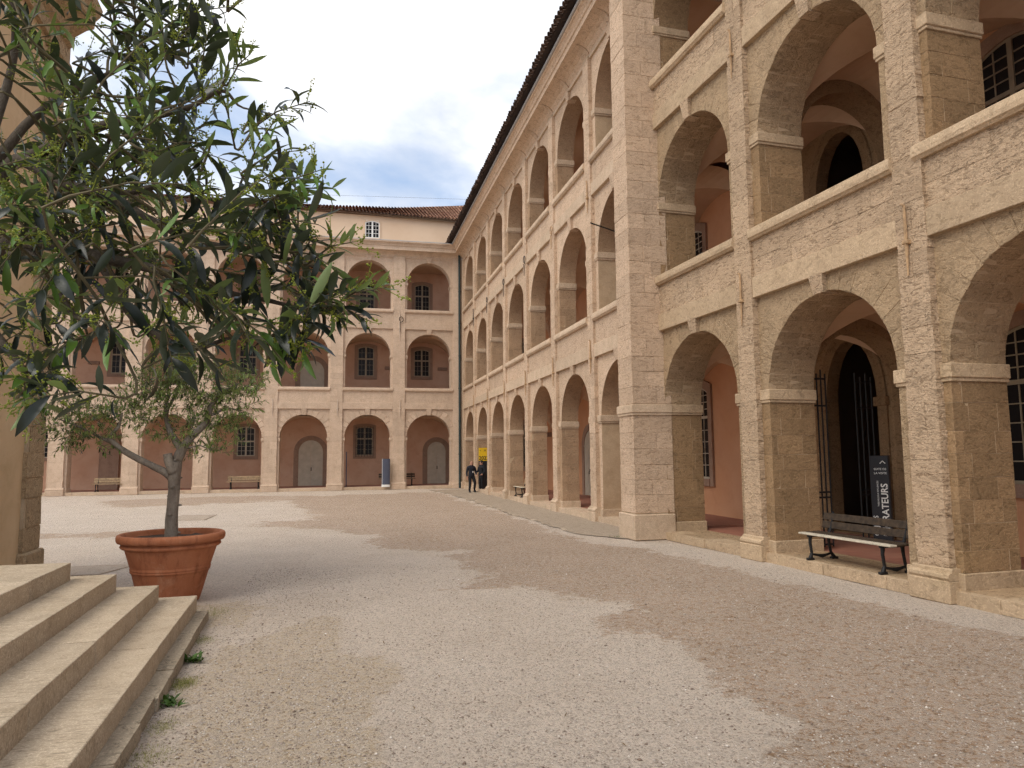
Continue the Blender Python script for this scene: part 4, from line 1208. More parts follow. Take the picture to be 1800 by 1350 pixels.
# ================================================================== people
M['black_cloth'] = simple('black_cloth', (0.013, 0.013, 0.016), .85, .3, 8)
M['navy_cloth'] = simple('navy_cloth', (0.016, 0.017, 0.025), .85, .3, 8)
M['skin'] = simple('skin', (0.42, 0.22, 0.15), .55, .1, 12)
M['hair'] = simple('dark_hair', (0.02, 0.014, 0.01), .7, .3, 30)
def person(label, loc, rotz, arms, legs, cloth, hair=True):
    """skinned figure; arms/legs: joint lists (shoulder..wrist..hand) in local metres, facing -y"""
    V, E, Rr = [], [], []
    def add(p, r_, prev=None):
        V.append(p); Rr.append(r_)
        if prev is not None: E.append((prev, len(V) - 1))
        return len(V) - 1
    pel = add((0, 0, .93), (.165, .125))
    wa = add((0, .0, 1.08), (.165, .12), pel); che = add((0, -.005, 1.27), (.195, .13), wa); sh = add((0, .01, 1.40), (.15, .095), che)
    nk = add((0, 0, 1.485), (.056, .058), sh); hd0 = add((0, -.015, 1.555), (.072, .085), nk); hd1 = add((0, -.01, 1.64), (.078, .096), hd0); hd2 = add((0, .0, 1.71), (.058, .07), hd1)
    for s, A in ((-1, arms[0]), (1, arms[1])):
        p = sh
        for q, rr in zip(A, ((.080, .080), (.060, .060), (.046, .046), (.032, .022), (.026, .016))): p = add(q, rr, p)
    for s, Lg in ((-1, legs[0]), (1, legs[1])):
        p = pel
        for q, rr in zip(Lg, ((.105, .11), (.082, .085), (.060, .062), (.050, .05), (.042, .035))): p = add(q, rr, p)
    me_ = bpy.data.meshes.new('person'); me_.from_pydata(V, E, [])
    ob = bpy.data.objects.new('tmp', me_); col.objects.link(ob)
    md = ob.modifiers.new('s', 'SKIN'); md.use_smooth_shade = True
    sk = me_.skin_vertices[0].data
    for i, rr in enumerate(Rr): sk[i].radius = rr
    sk[0].use_root = True
    ms = ob.modifiers.new('u', 'SUBSURF'); ms.levels = 2; ms.render_levels = 2
    dg = bpy.context.evaluated_depsgraph_get(); dg.update()
    m2 = bpy.data.meshes.new_from_object(ob.evaluated_get(dg)); bpy.data.objects.remove(ob)
    m2.materials.clear()
    for k in (cloth, M['skin'], M['black_cloth']): m2.materials.append(k)
    hands = [Vector(A[-1]) for A in arms] + [Vector(A[-2]) for A in arms]
    for p in m2.polygons:
        c_ = p.center
        p.material_index = 1 if c_.z > 1.495 or any((c_ - h_).length < .075 for h_ in hands) else (2 if c_.z < .9 else 0)
    t = link('person', m2, None, loc, (0, 0, rotz)); tag(t, label, 'person', 'people by the corner')
    f = MB()                                     # nose, ears, brow
    f.tube([(0, -.10, 1.635), (0, -.128, 1.60), (0, -.10, 1.588)], [.010, .016, .012], 6)
    for s in (-1, 1): f.tube([(s * .085, .0, 1.645), (s * .094, .012, 1.62), (s * .086, .004, 1.59)], [.012, .018, .010], 6)
    f.build('face_features', M['skin'], t)
    e = MB()
    for s in (-1, 1): e.tube([(s * .026, -.098, 1.64), (s * .046, -.092, 1.64)], .009, 5)
    e.tube([(-.022, -.098, 1.565), (.022, -.098, 1.565)], .006, 5); e.build('eyes_and_mouth', M['hair'], t)
    if hair:
        h_ = MB(); h_.lathe([(.001, 1.765), (.05, 1.755), (.085, 1.72), (.098, 1.67), (.096, 1.62), (.08, 1.60)], (0, .018, 0), 14); h_.build('hair', M['hair'], t, True)
    for s, A in ((-1, arms[0]), (1, arms[1])):   # fingers
        w, h1 = Vector(A[-2]), Vector(A[-1]); d = (h1 - w).normalized(); sd = d.cross(Vector((0, 1, .2))).normalized()
        fg = MB()
        for k, (o_, l_) in enumerate(((-.024, .055), (-.008, .068), (.008, .064), (.024, .05))):
            a = h1 + sd * o_; fg.tube([a, a + d * l_ * .5 + Vector((0, -.008, 0)), a + d * l_ + Vector((0, -.02, 0))], [.0085, .008, .006], 5)
        a = w + sd * (-.03) + d * .02; fg.tube([a, a - sd * .022 + d * .03, a - sd * .02 + d * .055], [.010, .009, .007], 5)
        fg.build('fingers', M['skin'], t)
    for s, Lg in ((-1, legs[0]), (1, legs[1])):
        an, toe = Vector(Lg[-2]), Vector(Lg[-1]); d = toe - an; d.z = 0; d = d.normalized() if d.length > .01 else Vector((0, -1, 0))
        z0 = an.z - .095
        sh_ = MB(); sh_.tube([an + Vector((0, 0, -.055)) - d * .07, an + Vector((0, 0, -.045)), an + d * .09 + Vector((0, 0, -.055)), an + d * .17 + Vector((0, 0, -.066))], [.040, .05, .046, .028], 8)
        sh_.build('shoe', M['black_cloth'], t)
    return t
p1 = person('bald man in black walking with a white badge at his chest', (7.02, 39.55, .02), .25,
            ([(-.20, .02, 1.37), (-.26, .06, 1.11), (-.28, -.02, .88), (-.28, -.05, .81), (-.28, -.07, .75)],
             [(.20, .0, 1.37), (.27, .03, 1.12), (.25, -.12, .95), (.24, -.17, .91), (.23, -.20, .88)]),
            ([(-.10, 0, .86), (-.11, -.06, .50), (-.12, .0, .12), (-.12, -.02, .08), (-.13, -.13, .04)],
             [(.10, 0, .86), (.16, -.12, .52), (.23, .12, .16), (.235, .10, .11), (.25, -.01, .06)]), M['navy_cloth'], False)
b = MB(); b.cbox(-.005, .055, -.152, -.142, 1.08, 1.17, .003); b.build('badge', M['sign_white'], p1)
p2 = person('man in black with dark hair, half hidden behind a pilaster of the long arcade', (7.68, 40.1, .02), -1.15,
            ([(-.21, .0, 1.37), (-.27, -.05, 1.13), (-.17, -.25, 1.10), (-.15, -.31, 1.13), (-.15, -.36, 1.16)],
             [(.21, .02, 1.37), (.29, .04, 1.13), (.27, -.12, .98), (.26, -.18, .96), (.26, -.22, .95)]),
            ([(-.10, 0, .86), (-.11, -.03, .50), (-.11, .02, .12), (-.11, 0, .08), (-.12, -.11, .04)],
             [(.10, 0, .86), (.11, -.02, .50), (.12, .03, .12), (.12, .01, .08), (.13, -.10, .04)]), M['black_cloth'], True)

# ================================================================== terracotta pots
m = NT('terracotta', .8, .2)
c = m.mix(m.ramp(m.noise(1.6, 6, .6), .35, .68), (0.33, 0.115, 0.052), (0.41, 0.16, 0.08))
c = m.mix(m.math('MULTIPLY', m.ramp(m.noise(5, 7, .65, m.scaled((1, 1, .5))), .52, .74), .55), c, (0.20, 0.06, 0.028))
c = m.mix(m.math('MULTIPLY', m.ramp(m.noise(4, 6, .75, None, 1.0), .54, .72), .45), c, (0.47, 0.27, 0.17))
c = m.mix(m.math('MULTIPLY', m.ramp(m.noise(2.2, 6, .75, m.scaled((3, 3, .8))), .50, .66), .6), c, (0.16, 0.055, 0.028))
m.color(c); n = m.bump(m.noise(14, 6, .6), .35, .012); m.bump(m.noise(70, 4), .3, .003, n)
M['terracotta'] = m.mat
M['soil'] = simple('soil', (0.07, 0.045, 0.03), .95, .5, 20, 0, .8)
def pot(label, loc, k=1.0):
    t = thing('plant_pot', label, 'plant pot', loc, 0, 'terracotta pots at the chapel steps')
    prof = [(.0, .0), (.385, .0), (.395, .02), (.43, .14), (.50, .40), (.512, .425), (.522, .43), (.525, .445), (.518, .455), (.527, .462), (.530, .478), (.522, .492), (.53, .51), (.60, .74), (.605, .752),
            (.640, .762), (.662, .785), (.652, .812), (.618, .826), (.648, .836), (.695, .845), (.712, .875), (.715, .915), (.705, .945), (.68, .958), (.655, .95), (.64, .92), (.62, .86)]
    b_ = MB(); b_.lathe([(r_ * k, z * k) for r_, z in prof], (0, 0, 0), 56); b_.build('pot_body', M['terracotta'], t, True)
    b_ = MB(); N = 28
    vs_ = [(0, 0, .885 * k)]; fs_ = []
    for ri in range(1, 7):
        for q in range(N):
            a = 2 * math.pi * q / N; r_ = .635 * k * ri / 6; vs_.append((r_ * math.cos(a), r_ * math.sin(a), .875 * k + .03 * noise.noise(Vector((r_ * 6 * math.cos(a), r_ * 6 * math.sin(a), 3)))))
    for q in range(N): fs_.append((0, 1 + q, 1 + (q + 1) % N))
    for ri in range(5):
        for q in range(N):
            a0, a1 = 1 + ri * N + q, 1 + ri * N + (q + 1) % N; fs_.append((a0, a0 + N, a1 + N, a1))
    b_.add(vs_, fs_); b_.build('soil', M['soil'], t, True)
    return t
POT = (-2.345, 11.33, 0.0)
pot('large terracotta pot at the far end of the steps holding the small olive', POT)

# ================================================================== olive trees
m = NT('olive_bark', .92, .15)
c = m.mix(m.ramp(m.noise(6, 7, .65, m.scaled((1, 1, .35))), .35, .68), (0.155, 0.125, 0.10), (0.30, 0.255, 0.205))
c = m.mix(m.math('MULTIPLY', m.ramp(m.noise(24, 5, .7), .5, .7), .6), c, (0.08, 0.06, 0.045))
m.color(c); n = m.bump(m.noise(18, 7, .7, m.scaled((1, 1, .3))), .9, .03); m.bump(m.noise(60, 5), .5, .006, n)
M['bark'] = m.mat
def leaf_mat(name, top, under, spec=.5, rough=.42, var=.35):
    m_ = NT(name, rough, spec)
    gi = m_.new('ShaderNodeNewGeometry')
    rd = m_.new('ShaderNodeAttribute', attribute_name='tone').outputs['Fac']
    mixr = m_.math('ADD', m_.random(), rd)
    t_ = m_.mix(m_.ramp(m_.math('FRACT', mixr), 0.1, .95), tuple(x * (1 - var) for x in top), tuple(x * (1 + var) for x in top))
    c_ = m_.mix(gi.outputs['Backfacing'], t_, under)
    m_.color(c_)
    tr_ = m_.new('ShaderNodeBsdfTranslucent'); m_.l.new(m_.mix(1.0, c_, (1.2, 1.5, .5), 'MULTIPLY'), tr_.inputs['Color'])
    mx = m_.new('ShaderNodeMixShader'); mx.inputs[0].default_value = .14
    m_.l.new(m_.b.outputs[0], mx.inputs[1]); m_.l.new(tr_.outputs[0], mx.inputs[2])
    m_.l.new(mx.outputs[0], m_.n['Material Output'].inputs['Surface'])
    return m_.mat
M['leaf_dark'] = leaf_mat('olive_leaf_dark', (0.014, 0.019, 0.012), (0.055, 0.068, 0.043), .40, .33)
M['leaf_green'] = leaf_mat('olive_leaf_green', (0.085, 0.155, 0.024), (0.17, 0.22, 0.085), .35, .40)
M['leaf_far'] = leaf_mat('olive_leaf_far', (0.135, 0.190, 0.042), (0.25, 0.30, 0.11), .4, .45, .8)
M['bud'] = simple('olive_buds', (0.20, 0.23, 0.03), .6, .35, 40)
M['bark_near'] = simple('olive_bark_near', (0.075, 0.058, 0.042), .9, .4, 25, 0, .5)
M['twig'] = simple('olive_twig', (0.11, 0.09, 0.05), .85, .3, 30)

def leaf_geo(L_, W_, curl, fold, seg=5):
    """leaf along +y, upper side +z; curl bends it down"""
    vs_, fs_ = [], []
    wprof = [0.10, .62, .96, 1.0, .72, .06] if seg == 5 else [0.12, .9, .85, .05]
    y = z = 0.0; ang = 0.15
    for i in range(seg + 1):
        w = W_ / 2 * wprof[i]
        vs_ += [(-w, y, z + fold * w), (0, y, z), (w, y, z + fold * w)]
        ang -= curl / seg
        y += L_ / seg * math.cos(ang); z += L_ / seg * math.sin(ang)
    for i in range(seg):
        a = i * 3
        fs_ += [(a, a + 1, a + 4, a + 3), (a + 1, a + 2, a + 5, a + 4)]
    return vs_, fs_
def frame(d, up):
    y = d.normalized(); x = y.cross(up)
    if x.length < 1e-3: x = y.cross(Vector((1, 0, 0)))
    x.normalize(); z = x.cross(y)
    return Matrix((x, y, z)).transposed()

# ---- small olive in the pot
ot = thing('olive_tree', 'small grey trunked olive tree growing in the terracotta pot by the steps', 'tree', (POT[0], POT[1], .86))
def W2(p): return Vector((p[0] - POT[0], p[1] - POT[1], p[2] - .86))
lim = {
 'trunk': ([(-2.35, 11.33, .80), (-2.36, 11.33, 1.15), (-2.34, 11.33, 1.55), (-2.345, 11.33, 1.80), (-2.33, 11.33, 1.98)], [.098, .084, .078, .092, .088]),
 'stub': ([(-2.35, 11.30, 1.80), (-2.41, 11.27, 1.98), (-2.43, 11.26, 2.08)], [.075, .066, .060]),
 'left': ([(-2.36, 11.33, 1.72), (-2.50, 11.30, 1.84), (-2.78, 11.24, 1.99), (-3.05, 11.18, 2.17), (-3.17, 11.15, 2.30), (-3.05, 11.12, 2.46), (-3.0, 11.1, 2.66)], [.06, .052, .047, .042, .034, .022, .012]),
 'left2': ([(-3.12, 11.16, 2.24), (-3.35, 11.22, 2.34), (-3.6, 11.2, 2.48), (-3.85, 11.15, 2.58)], [.032, .02, .013, .006]),
 'mid': ([(-2.33, 11.33, 1.95), (-2.28, 11.34, 2.15), (-2.42, 11.36, 2.38), (-2.50, 11.38, 2.62), (-2.48, 11.4, 2.95), (-2.52, 11.4, 3.3)], [.075, .055, .044, .038, .026, .010]),
 'mid2': ([(-2.49, 11.38, 2.7), (-2.38, 11.45, 2.95), (-2.25, 11.5, 3.2)], [.026, .018, .008]),
 'right': ([(-2.31, 11.33, 1.98), (-2.24, 11.30, 2.16), (-2.08, 11.26, 2.36), (-1.92, 11.22, 2.52), (-1.85, 11.2, 2.78), (-1.72, 11.18, 2.95), (-1.5, 11.15, 3.1)], [.075, .062, .052, .046, .040, .026, .010]),
 'right2': ([(-1.88, 11.21, 2.62), (-1.65, 11.3, 2.75), (-1.42, 11.35, 2.7)], [.022, .014, .006]),
 'low': ([(-2.2, 11.3, 2.15), (-2.0, 11.2, 2.2), (-1.8, 11.1, 2.12)], [.018, .010, .005])}
b = MB()
for k in ('trunk', 'stub'):
    p_, r_ = lim[k]
    fp, fr = [], []
    for (a, ra), (c_, rc) in zip(zip(p_[:-1], r_[:-1]), zip(p_[1:], r_[1:])):
        for q in range(4):
            t = q / 4; fp.append(W2(Vector(a).lerp(Vector(c_), t))); fr.append((ra * (1 - t) + rc * t) * (1 + .10 * noise.noise(Vector((q, a[2] * 5, c_[2] * 7)))))
    fp.append(W2(p_[-1])); fr.append(r_[-1])
    b.tube(fp, fr, 14)
for q in range(9):                               # knots and burrs
    a = q * 2.2; z = .95 + .13 * q * 1.0
    b.lathe([(.001, .02), (.025, .012), (.034, 0), (.025, -.012)], W2((-2.345 + .085 * math.cos(a), 11.33 + .085 * math.sin(a), min(z, 2.02))), 8)
b.build('trunk', M['bark'], ot, True)
for k, (p_, r_) in lim.items():
    if k in ('trunk', 'stub'): continue
    b = MB(); fp, fr = [], []
    for (a, ra), (c_, rc) in zip(zip(p_[:-1], r_[:-1]), zip(p_[1:], r_[1:])):
        for q in range(3):
            t = q / 3; P = Vector(a).lerp(Vector(c_), t); P += Vector((noise.noise(P * 6), noise.noise(P * 6 + Vector((7, 0, 0))), 0)) * .018
            fp.append(W2(P)); fr.append((ra * (1 - t) + rc * t) * (1 + .12 * noise.noise(P * 14)))
    fp.append(W2(p_[-1])); fr.append(r_[-1])
    b.tube(fp, fr, 9); b.build('limb', M['bark'], ot, True)
# crown: leafy twigs in clumps
clumps = [(-3.70, 11.2, 2.50, .34, .19), (-3.45, 11.15, 2.62, .30, .2), (-3.20, 11.1, 2.62, .28, .2), (-3.40, 11.2, 2.32, .34, .15), (-3.75, 11.1, 2.30, .2, .12), (-3.0, 11.2, 2.72, .22, .18), (-3.85, 11.2, 2.62, .2, .14),
          (-2.75, 11.25, 2.86, .26, .22), (-2.55, 11.3, 3.08, .32, .26), (-2.45, 11.4, 3.34, .32, .22), (-2.20, 11.4, 3.22, .30, .24), (-2.75, 11.4, 3.12, .24, .2), (-2.85, 11.2, 2.62, .22, .14), (-2.30, 11.3, 2.88, .28, .2),
          (-1.95, 11.2, 3.12, .30, .24), (-1.65, 11.2, 3.08, .30, .26), (-1.45, 11.15, 2.9, .26, .26), (-1.75, 11.25, 2.78, .28, .22), (-1.98, 11.25, 2.66, .24, .2), (-1.60, 11.2, 2.55, .22, .2), (-1.35, 11.2, 3.12, .22, .18), (-1.62, 11.2, 2.36, .14, .14),
          (-1.88, 11.2, 2.14, .24, .12), (-2.1, 11.3, 2.42, .3, .16), (-2.4, 11.4, 2.45, .3, .14), (-2.05, 11.35, 2.25, .2, .12), (-2.62, 11.2, 2.55, .2, .14), (-2.2, 11.3, 3.42, .24, .16)]
b = MB(); tones = []; tw = MB()
r2 = random.Random(21)
for (cx_, cy_, cz_, rx_, rz_) in clumps:
    nt = int(38 * (rx_ / .28) * (rz_ / .2))
    for q in range(nt):
        while True:
            o_ = Vector((r2.uniform(-1, 1), r2.uniform(-1, 1), r2.uniform(-1, 1)))
            if o_.length < 1: break
        P = Vector((cx_ + o_.x * rx_, cy_ + o_.y * rx_ * 1.2, cz_ + o_.z * rz_))
        d = (o_ + Vector((r2.uniform(-.7, .7), r2.uniform(-.7, .7), r2.uniform(-.1, .9)))).normalized()
        ln = r2.uniform(.12, .22); Q = P + d * ln + Vector((0, 0, -.02))
        tw.tube([W2(P), W2((P + Q) / 2 + Vector((0, 0, .008))), W2(Q)], [.0035, .0028, .0015], 4, cap=False)
        nl = r2.randint(9, 14)
        tw_t = r2.random()
        for k in range(nl):
            t = (k + .5) / nl; s = P.lerp(Q, t)
            sd = Vector((r2.uniform(-1, 1), r2.uniform(-1, 1), r2.uniform(-1, 1))); sd = (sd - d * sd.dot(d)).normalized()
            ld = (d * r2.uniform(.5, 1.0) + sd).normalized()
            L_ = r2.uniform(.055, .088); vs_, fs_ = leaf_geo(L_, L_ * r2.uniform(.22, .30), r2.uniform(.1, .8), .2, 3)
            Mx = frame(ld, Vector((r2.uniform(-.5, .5), r2.uniform(-.5, .5), 1)))
            b.add([W2(s + Mx @ Vector(v_)) for v_ in vs_], fs_)
            tones += [(tw_t * .5 + r2.random() * .5)] * len(vs_)
tw.build('twigs', M['twig'], ot)['kind'] = 'stuff'
me_ = b.mesh('crown', M['leaf_far']); at_ = me_.attributes.new('tone', 'FLOAT', 'POINT'); at_.data.foreach_set('value', tones)
cr = link('crown', me_, ot); cr['kind'] = 'stuff'

# ---- near olive, reaching into the picture from the left
TREE = Vector((-2.15, .55, 0.0))
pot('terracotta pot of the near olive, at the near end of the steps', tuple(TREE))
nt_ = thing('olive_tree', 'large olive tree close by on the left, dark leafy branches with yellow green buds overhead', 'tree', (TREE.x, TREE.y, .86))
def W3(p): return Vector(p) - Vector((TREE.x, TREE.y, .86))
CAMM = cam.matrix_world.copy()
def at_px(u, v, d):
    """point at depth d (m) along the sight line of photo pixel (u, v): used once to survey the branches"""
    return CAMM @ Vector(((u - 900) / 1265.89 * d, -(v - 675) / 1265.89 * d, -d))
r3 = random.Random(5)
LIMBS = [  # (pixel, depth) along each limb, outwards
    [(-420, 560, 1.45), (-60, 360, 1.5), (30, 285, 1.5), (110, 320, 1.45), (190, 345, 1.42), (300, 330, 1.4), (440, 370, 1.35), (545, 350, 1.3)],
    [(-420, 560, 1.5), (-120, 480, 1.45), (40, 425, 1.40), (170, 450, 1.38), (300, 480, 1.35), (430, 520, 1.3), (560, 545, 1.28), (650, 560, 1.25)],
    [(-420, 560, 1.5), (-100, 560, 1.3), (10, 610, 1.25), (45, 660, 1.22), (55, 700, 1.2)],
    [(-60, 360, 1.5), (60, 200, 1.6), (170, 140, 1.6), (260, 90, 1.55), (350, 40, 1.5), (400, 20, 1.45)],
    [(30, 285, 1.5), (180, 220, 1.5), (300, 200, 1.45), (390, 160, 1.4), (430, 190, 1.4), (520, 205, 1.35)],
    [(-60, 360, 1.5), (20, 120, 1.7), (30, -60, 1.7), (140, -150, 1.65), (330, -110, 1.5)],
    [(170, 450, 1.38), (240, 560, 1.3), (330, 610, 1.28), (420, 600, 1.25), (470, 640, 1.22)],
    [(40, 425, 1.4), (120, 540, 1.3), (200, 590, 1.25)],
    [(190, 345, 1.42), (330, 420, 1.35), (430, 440, 1.3), (560, 470, 1.28), (620, 500, 1.25)]]
limb_pts = []
b = MB()
tr_top = TREE + Vector((.05, .1, 2.05))
b.tube([W3(TREE + Vector((0, 0, .8))), W3(TREE + Vector((.02, .02, 1.2))), W3(TREE + Vector((0, .06, 1.6))), W3(tr_top)], [.11, .095, .09, .085], 12)
b.build('trunk', M['bark'], nt_, True)
for li, Lm in enumerate(LIMBS):
    P = [at_px(*q) for q in Lm]
    if Lm[0][0] == -420: P = [tr_top, tr_top.lerp(P[0], .5) + Vector((0, 0, .05))] + P
    fine = []
    for i in range(len(P) - 1):
        p0, p1, p2, p3 = P[max(0, i - 1)], P[i], P[i + 1], P[min(len(P) - 1, i + 2)]
        for q in range(6):
            t = q / 6
            c_ = .5 * ((2 * p1) + (p2 - p0) * t + (2 * p0 - 5 * p1 + 4 * p2 - p3) * t * t + (3 * p1 - p0 - 3 * p2 + p3) * t ** 3)
            fine.append(c_ + Vector((noise.noise(c_ * 11), noise.noise(c_ * 11 + Vector((3, 0, 0))), noise.noise(c_ * 11 + Vector((0, 5, 0))))) * .008)
    fine.append(P[-1])
    n_ = len(fine); r0 = .030 if Lm[0][0] == -420 else .012
    rr = [max(.0009, r0 * (1 - i / n_) ** 1.25 * (1 + .12 * noise.noise(fine[i] * 30))) for i in range(n_)]
    b = MB(); b.tube([W3(p) for p in fine], rr, 8); b.build('limb', M['bark_near'], nt_, True)
    limb_pts += fine
# a sawn-off stub
b = MB(); p0 = at_px(35, 440, 1.42); p1 = at_px(58, 415, 1.38)
b.tube([W3(p0), W3(p1)], [.026, .024], 10); b.build('sawn_stub', M['bark'], nt_)
# twigs: places surveyed over the crown
ZONES = [  # centre px, half size px, count, depth range
    (60, 90, 75, 100, 10, 1.35, 1.9), (150, 170, 90, 80, 12, 1.3, 1.8), (260, 60, 80, 50, 7, 1.35, 1.7), (340, 25, 45, 25, 4, 1.35, 1.6), (90, 260, 100, 70, 14, 1.25, 1.8), (260, 230, 80, 70, 13, 1.25, 1.7), (380, 200, 55, 55, 8, 1.2, 1.55),
    (480, 210, 35, 25, 2, 1.3, 1.45), (170, 370, 130, 70, 20, 1.2, 1.75), (340, 330, 90, 60, 15, 1.15, 1.6), (450, 310, 60, 45, 7, 1.15, 1.45), (520, 335, 25, 25, 2, 1.2, 1.35), (60, 450, 80, 60, 10, 1.2, 1.7), (220, 470, 110, 60, 18, 1.15, 1.65), (370, 450, 100, 60, 17, 1.15, 1.6),
    (490, 420, 60, 40, 5, 1.15, 1.4), (560, 440, 35, 25, 2, 1.15, 1.3), (440, 540, 80, 45, 9, 1.15, 1.45), (540, 520, 55, 35, 4, 1.15, 1.35), (620, 520, 25, 20, 2, 1.15, 1.3), (300, 560, 80, 45, 10, 1.15, 1.5), (150, 560, 70, 40, 5, 1.15, 1.45),
    (400, 610, 55, 28, 4, 1.15, 1.4), (190, 590, 30, 18, 3, 1.15, 1.3), (45, 670, 40, 40, 7, 1.1, 1.35), (20, 590, 30, 50, 4, 1.1, 1.4), (15, 350, 30, 60, 4, 1.1, 1.3), (300, 640, 40, 20, 2, 1.15, 1.3), (490, 600, 30, 25, 2, 1.15, 1.3),
    (-90, 430, 70, 120, 16, 1.3, 1.8), (-90, 200, 80, 120, 16, 1.4, 1.9), (40, -70, 110, 60, 14, 1.5, 1.85), (230, -120, 110, 40, 14, 1.45, 1.65), (-260, 470, 110, 110, 22, 1.4, 1.75), (-420, 500, 100, 150, 26, 1.4, 1.8), (-260, 250, 110, 120, 20, 1.4, 1.9), (-600, 480, 110, 160, 26, 1.4, 1.8)]
leafmesh = {}
def leaf_mesh(kind, i):
    if (kind, i) not in leafmesh:
        q = random.Random(i * 3 + (kind == 'leaf_green'))
        vs_, fs_ = leaf_geo(1.0, q.uniform(.16, .235), q.uniform(-.6, 1.6), q.uniform(.2, .55))
        bb = MB().add(vs_, fs_); leafmesh[(kind, i)] = (bb.mesh('leaf', M[kind], True), vs_, fs_)
    return leafmesh[(kind, i)]
cands = []; tw = MB(); buds = MB()
center = at_px(120, 380, 1.55)
octa_v = [(1, 0, 0), (-1, 0, 0), (0, 1, 0), (0, -1, 0), (0, 0, 1), (0, 0, -1)]
octa_f = [(0, 2, 4), (2, 1, 4), (1, 3, 4), (3, 0, 4), (2, 0, 5), (1, 2, 5), (3, 1, 5), (0, 3, 5)]
def panicle(P, d, L_):
    Q = P + d * L_
    buds.tube([W3(P), W3((P + Q) / 2 + Vector((0, 0, -.002))), W3(Q)], [.0009, .0007, .0005], 4, cap=False)
    for k in range(r3.randint(9, 16)):
        t = r3.uniform(.25, 1.0); s = P.lerp(Q, t)
        o_ = Vector((r3.uniform(-1, 1), r3.uniform(-1, 1), r3.uniform(-1, 1))).normalized() * r3.uniform(.003, .0075)
        R_ = r3.uniform(.0013, .0024)
        buds.add([W3(s + o_ + Vector(v_) * R_) for v_ in octa_v], octa_f)
def make_twig(base, tip, dp, young, dense=1.0):
    d = (tip - base).normalized()
    lp = min(limb_pts, key=lambda p: (p - base).length)
    mid = (base + tip) / 2 + Vector((0, 0, .012))
    g_ = (lp - base).length
    if g_ < .4:
        c1 = lp + (base - lp) * .45 + Vector((0, 0, .02)); c2 = base - d * g_ * .4
        pts = [lp * (1 - t) ** 3 + c1 * 3 * t * (1 - t) ** 2 + c2 * 3 * t * t * (1 - t) + base * t ** 3 for t in (0, .2, .4, .6, .8, 1)]
        tw.tube([W3(p) for p in pts + [mid, tip]], [.0032, .003, .0028, .0026, .0024, .0021, .0015, .0008], 5, cap=False)
    else: tw.tube([W3(base), W3(mid), W3(tip)], [.0022, .0016, .0009], 5, cap=False)
    np_ = max(2, int(r3.randint(6, 10) * dense))
    ref = Vector((r3.uniform(-1, 1), r3.uniform(-1, 1), r3.uniform(-1, 1))); ref = (ref - d * ref.dot(d)).normalized()
    for k in range(np_):
        t = (k + .6) / np_; s = base.lerp(mid, t * 2) if t < .5 else mid.lerp(tip, t * 2 - 1)
        ax = Matrix.Rotation(math.pi / 2 * (k % 2) + r3.uniform(-.3, .3), 3, d) @ ref
        for sg_ in (-1, 1):
            if r3.random() < .15: continue
            ld = (d * r3.uniform(.5, 1.3) + ax * sg_ + Vector((0, 0, r3.uniform(-.30, .45)))).normalized()
            L_ = r3.uniform(.045, .088) * (1 - .4 * (t > .85)) * (.75 if young else 1)
            kind = 'leaf_green' if (young or r3.random() < .10) else 'leaf_dark'
            upv = Vector((r3.uniform(-.7, .7), r3.uniform(-.7, .7), 1))
            cands.append((s, ld, upv, L_, kind, r3.randint(0, 9), dp))
        if r3.random() < .62:
            pd = (d * .6 + ax * r3.choice((-1, 1)) * .8 + Vector((0, 0, .2))).normalized(); panicle(s, pd, r3.uniform(.028, .055))
    if r3.random() < .3: panicle(tip, d, r3.uniform(.03, .05))
for (zu, zv, hu, hv, cnt, d0, d1) in ZONES:
    for q in range(max(1, int(cnt * (.40 if 120 < zu < 480 and 280 < zv < 600 else .66) + .5))):
        u = zu + hu * max(-1.2, min(1.2, r3.gauss(0, .55))); v = zv + hv * max(-1.2, min(1.2, r3.gauss(0, .55))); dp = r3.uniform(d0, d1) * .94
        tip = at_px(u, v, dp)
        out = (tip - center); out = out.normalized() if out.length > .01 else Vector((1, 0, 0))
        d = (out * .9 + Vector((r3.uniform(-.8, .8), r3.uniform(-.8, .8), r3.uniform(-.7, .7)))).normalized()
        make_twig(tip - d * r3.uniform(.12, .22), tip, dp, r3.random() < .30)
SPRIGS = [(430, 235, 545, 178, 1.32, 0), (385, 170, 418, 70, 1.36, 0), (400, 150, 440, 95, 1.36, 1), (350, 150, 365, 60, 1.36, 0), (470, 352, 590, 332, 1.20, 0), (480, 350, 560, 300, 1.18, 1), (540, 465, 622, 425, 1.18, 1), (570, 548, 680, 505, 1.14, 1), (540, 530, 640, 560, 1.16, 0),
          (470, 590, 545, 622, 1.16, 1), (310, 45, 398, 12, 1.4, 0), (40, 650, 45, 735, 1.12, 1), (140, 560, 215, 592, 1.18, 0), (60, 620, 105, 690, 1.14, 0), (30, 700, 95, 650, 1.12, 0), (420, 560, 500, 640, 1.16, 0), (300, 585, 390, 655, 1.2, 0), (500, 440, 600, 480, 1.16, 0),
          (430, 300, 520, 265, 1.25, 0), (460, 400, 560, 395, 1.18, 0), (520, 520, 600, 565, 1.16, 0), (200, 100, 300, 60, 1.45, 0), (130, 110, 235, 85, 1.5, 0), (0, 380, 60, 340, 1.15, 1), (0, 330, 40, 380, 1.15, 1)]
for (u0, v0, u1, v1, dp, yg) in SPRIGS:
    make_twig(at_px(u0, v0, dp * 1.04), at_px(u1, v1, dp), dp, yg or r3.random() < .2, .95)
def in_frame(s):
    c_ = CAMM.inverted() @ s
    return -c_.z > .1 and abs(c_.x / -c_.z) < .72 and abs(c_.y / -c_.z) < .54
vis = [c_ for c_ in cands if in_frame(c_[0])]
vis.sort(key=lambda c_: c_[6] / c_[3])
single = set(id(c_) for c_ in vis[:300])
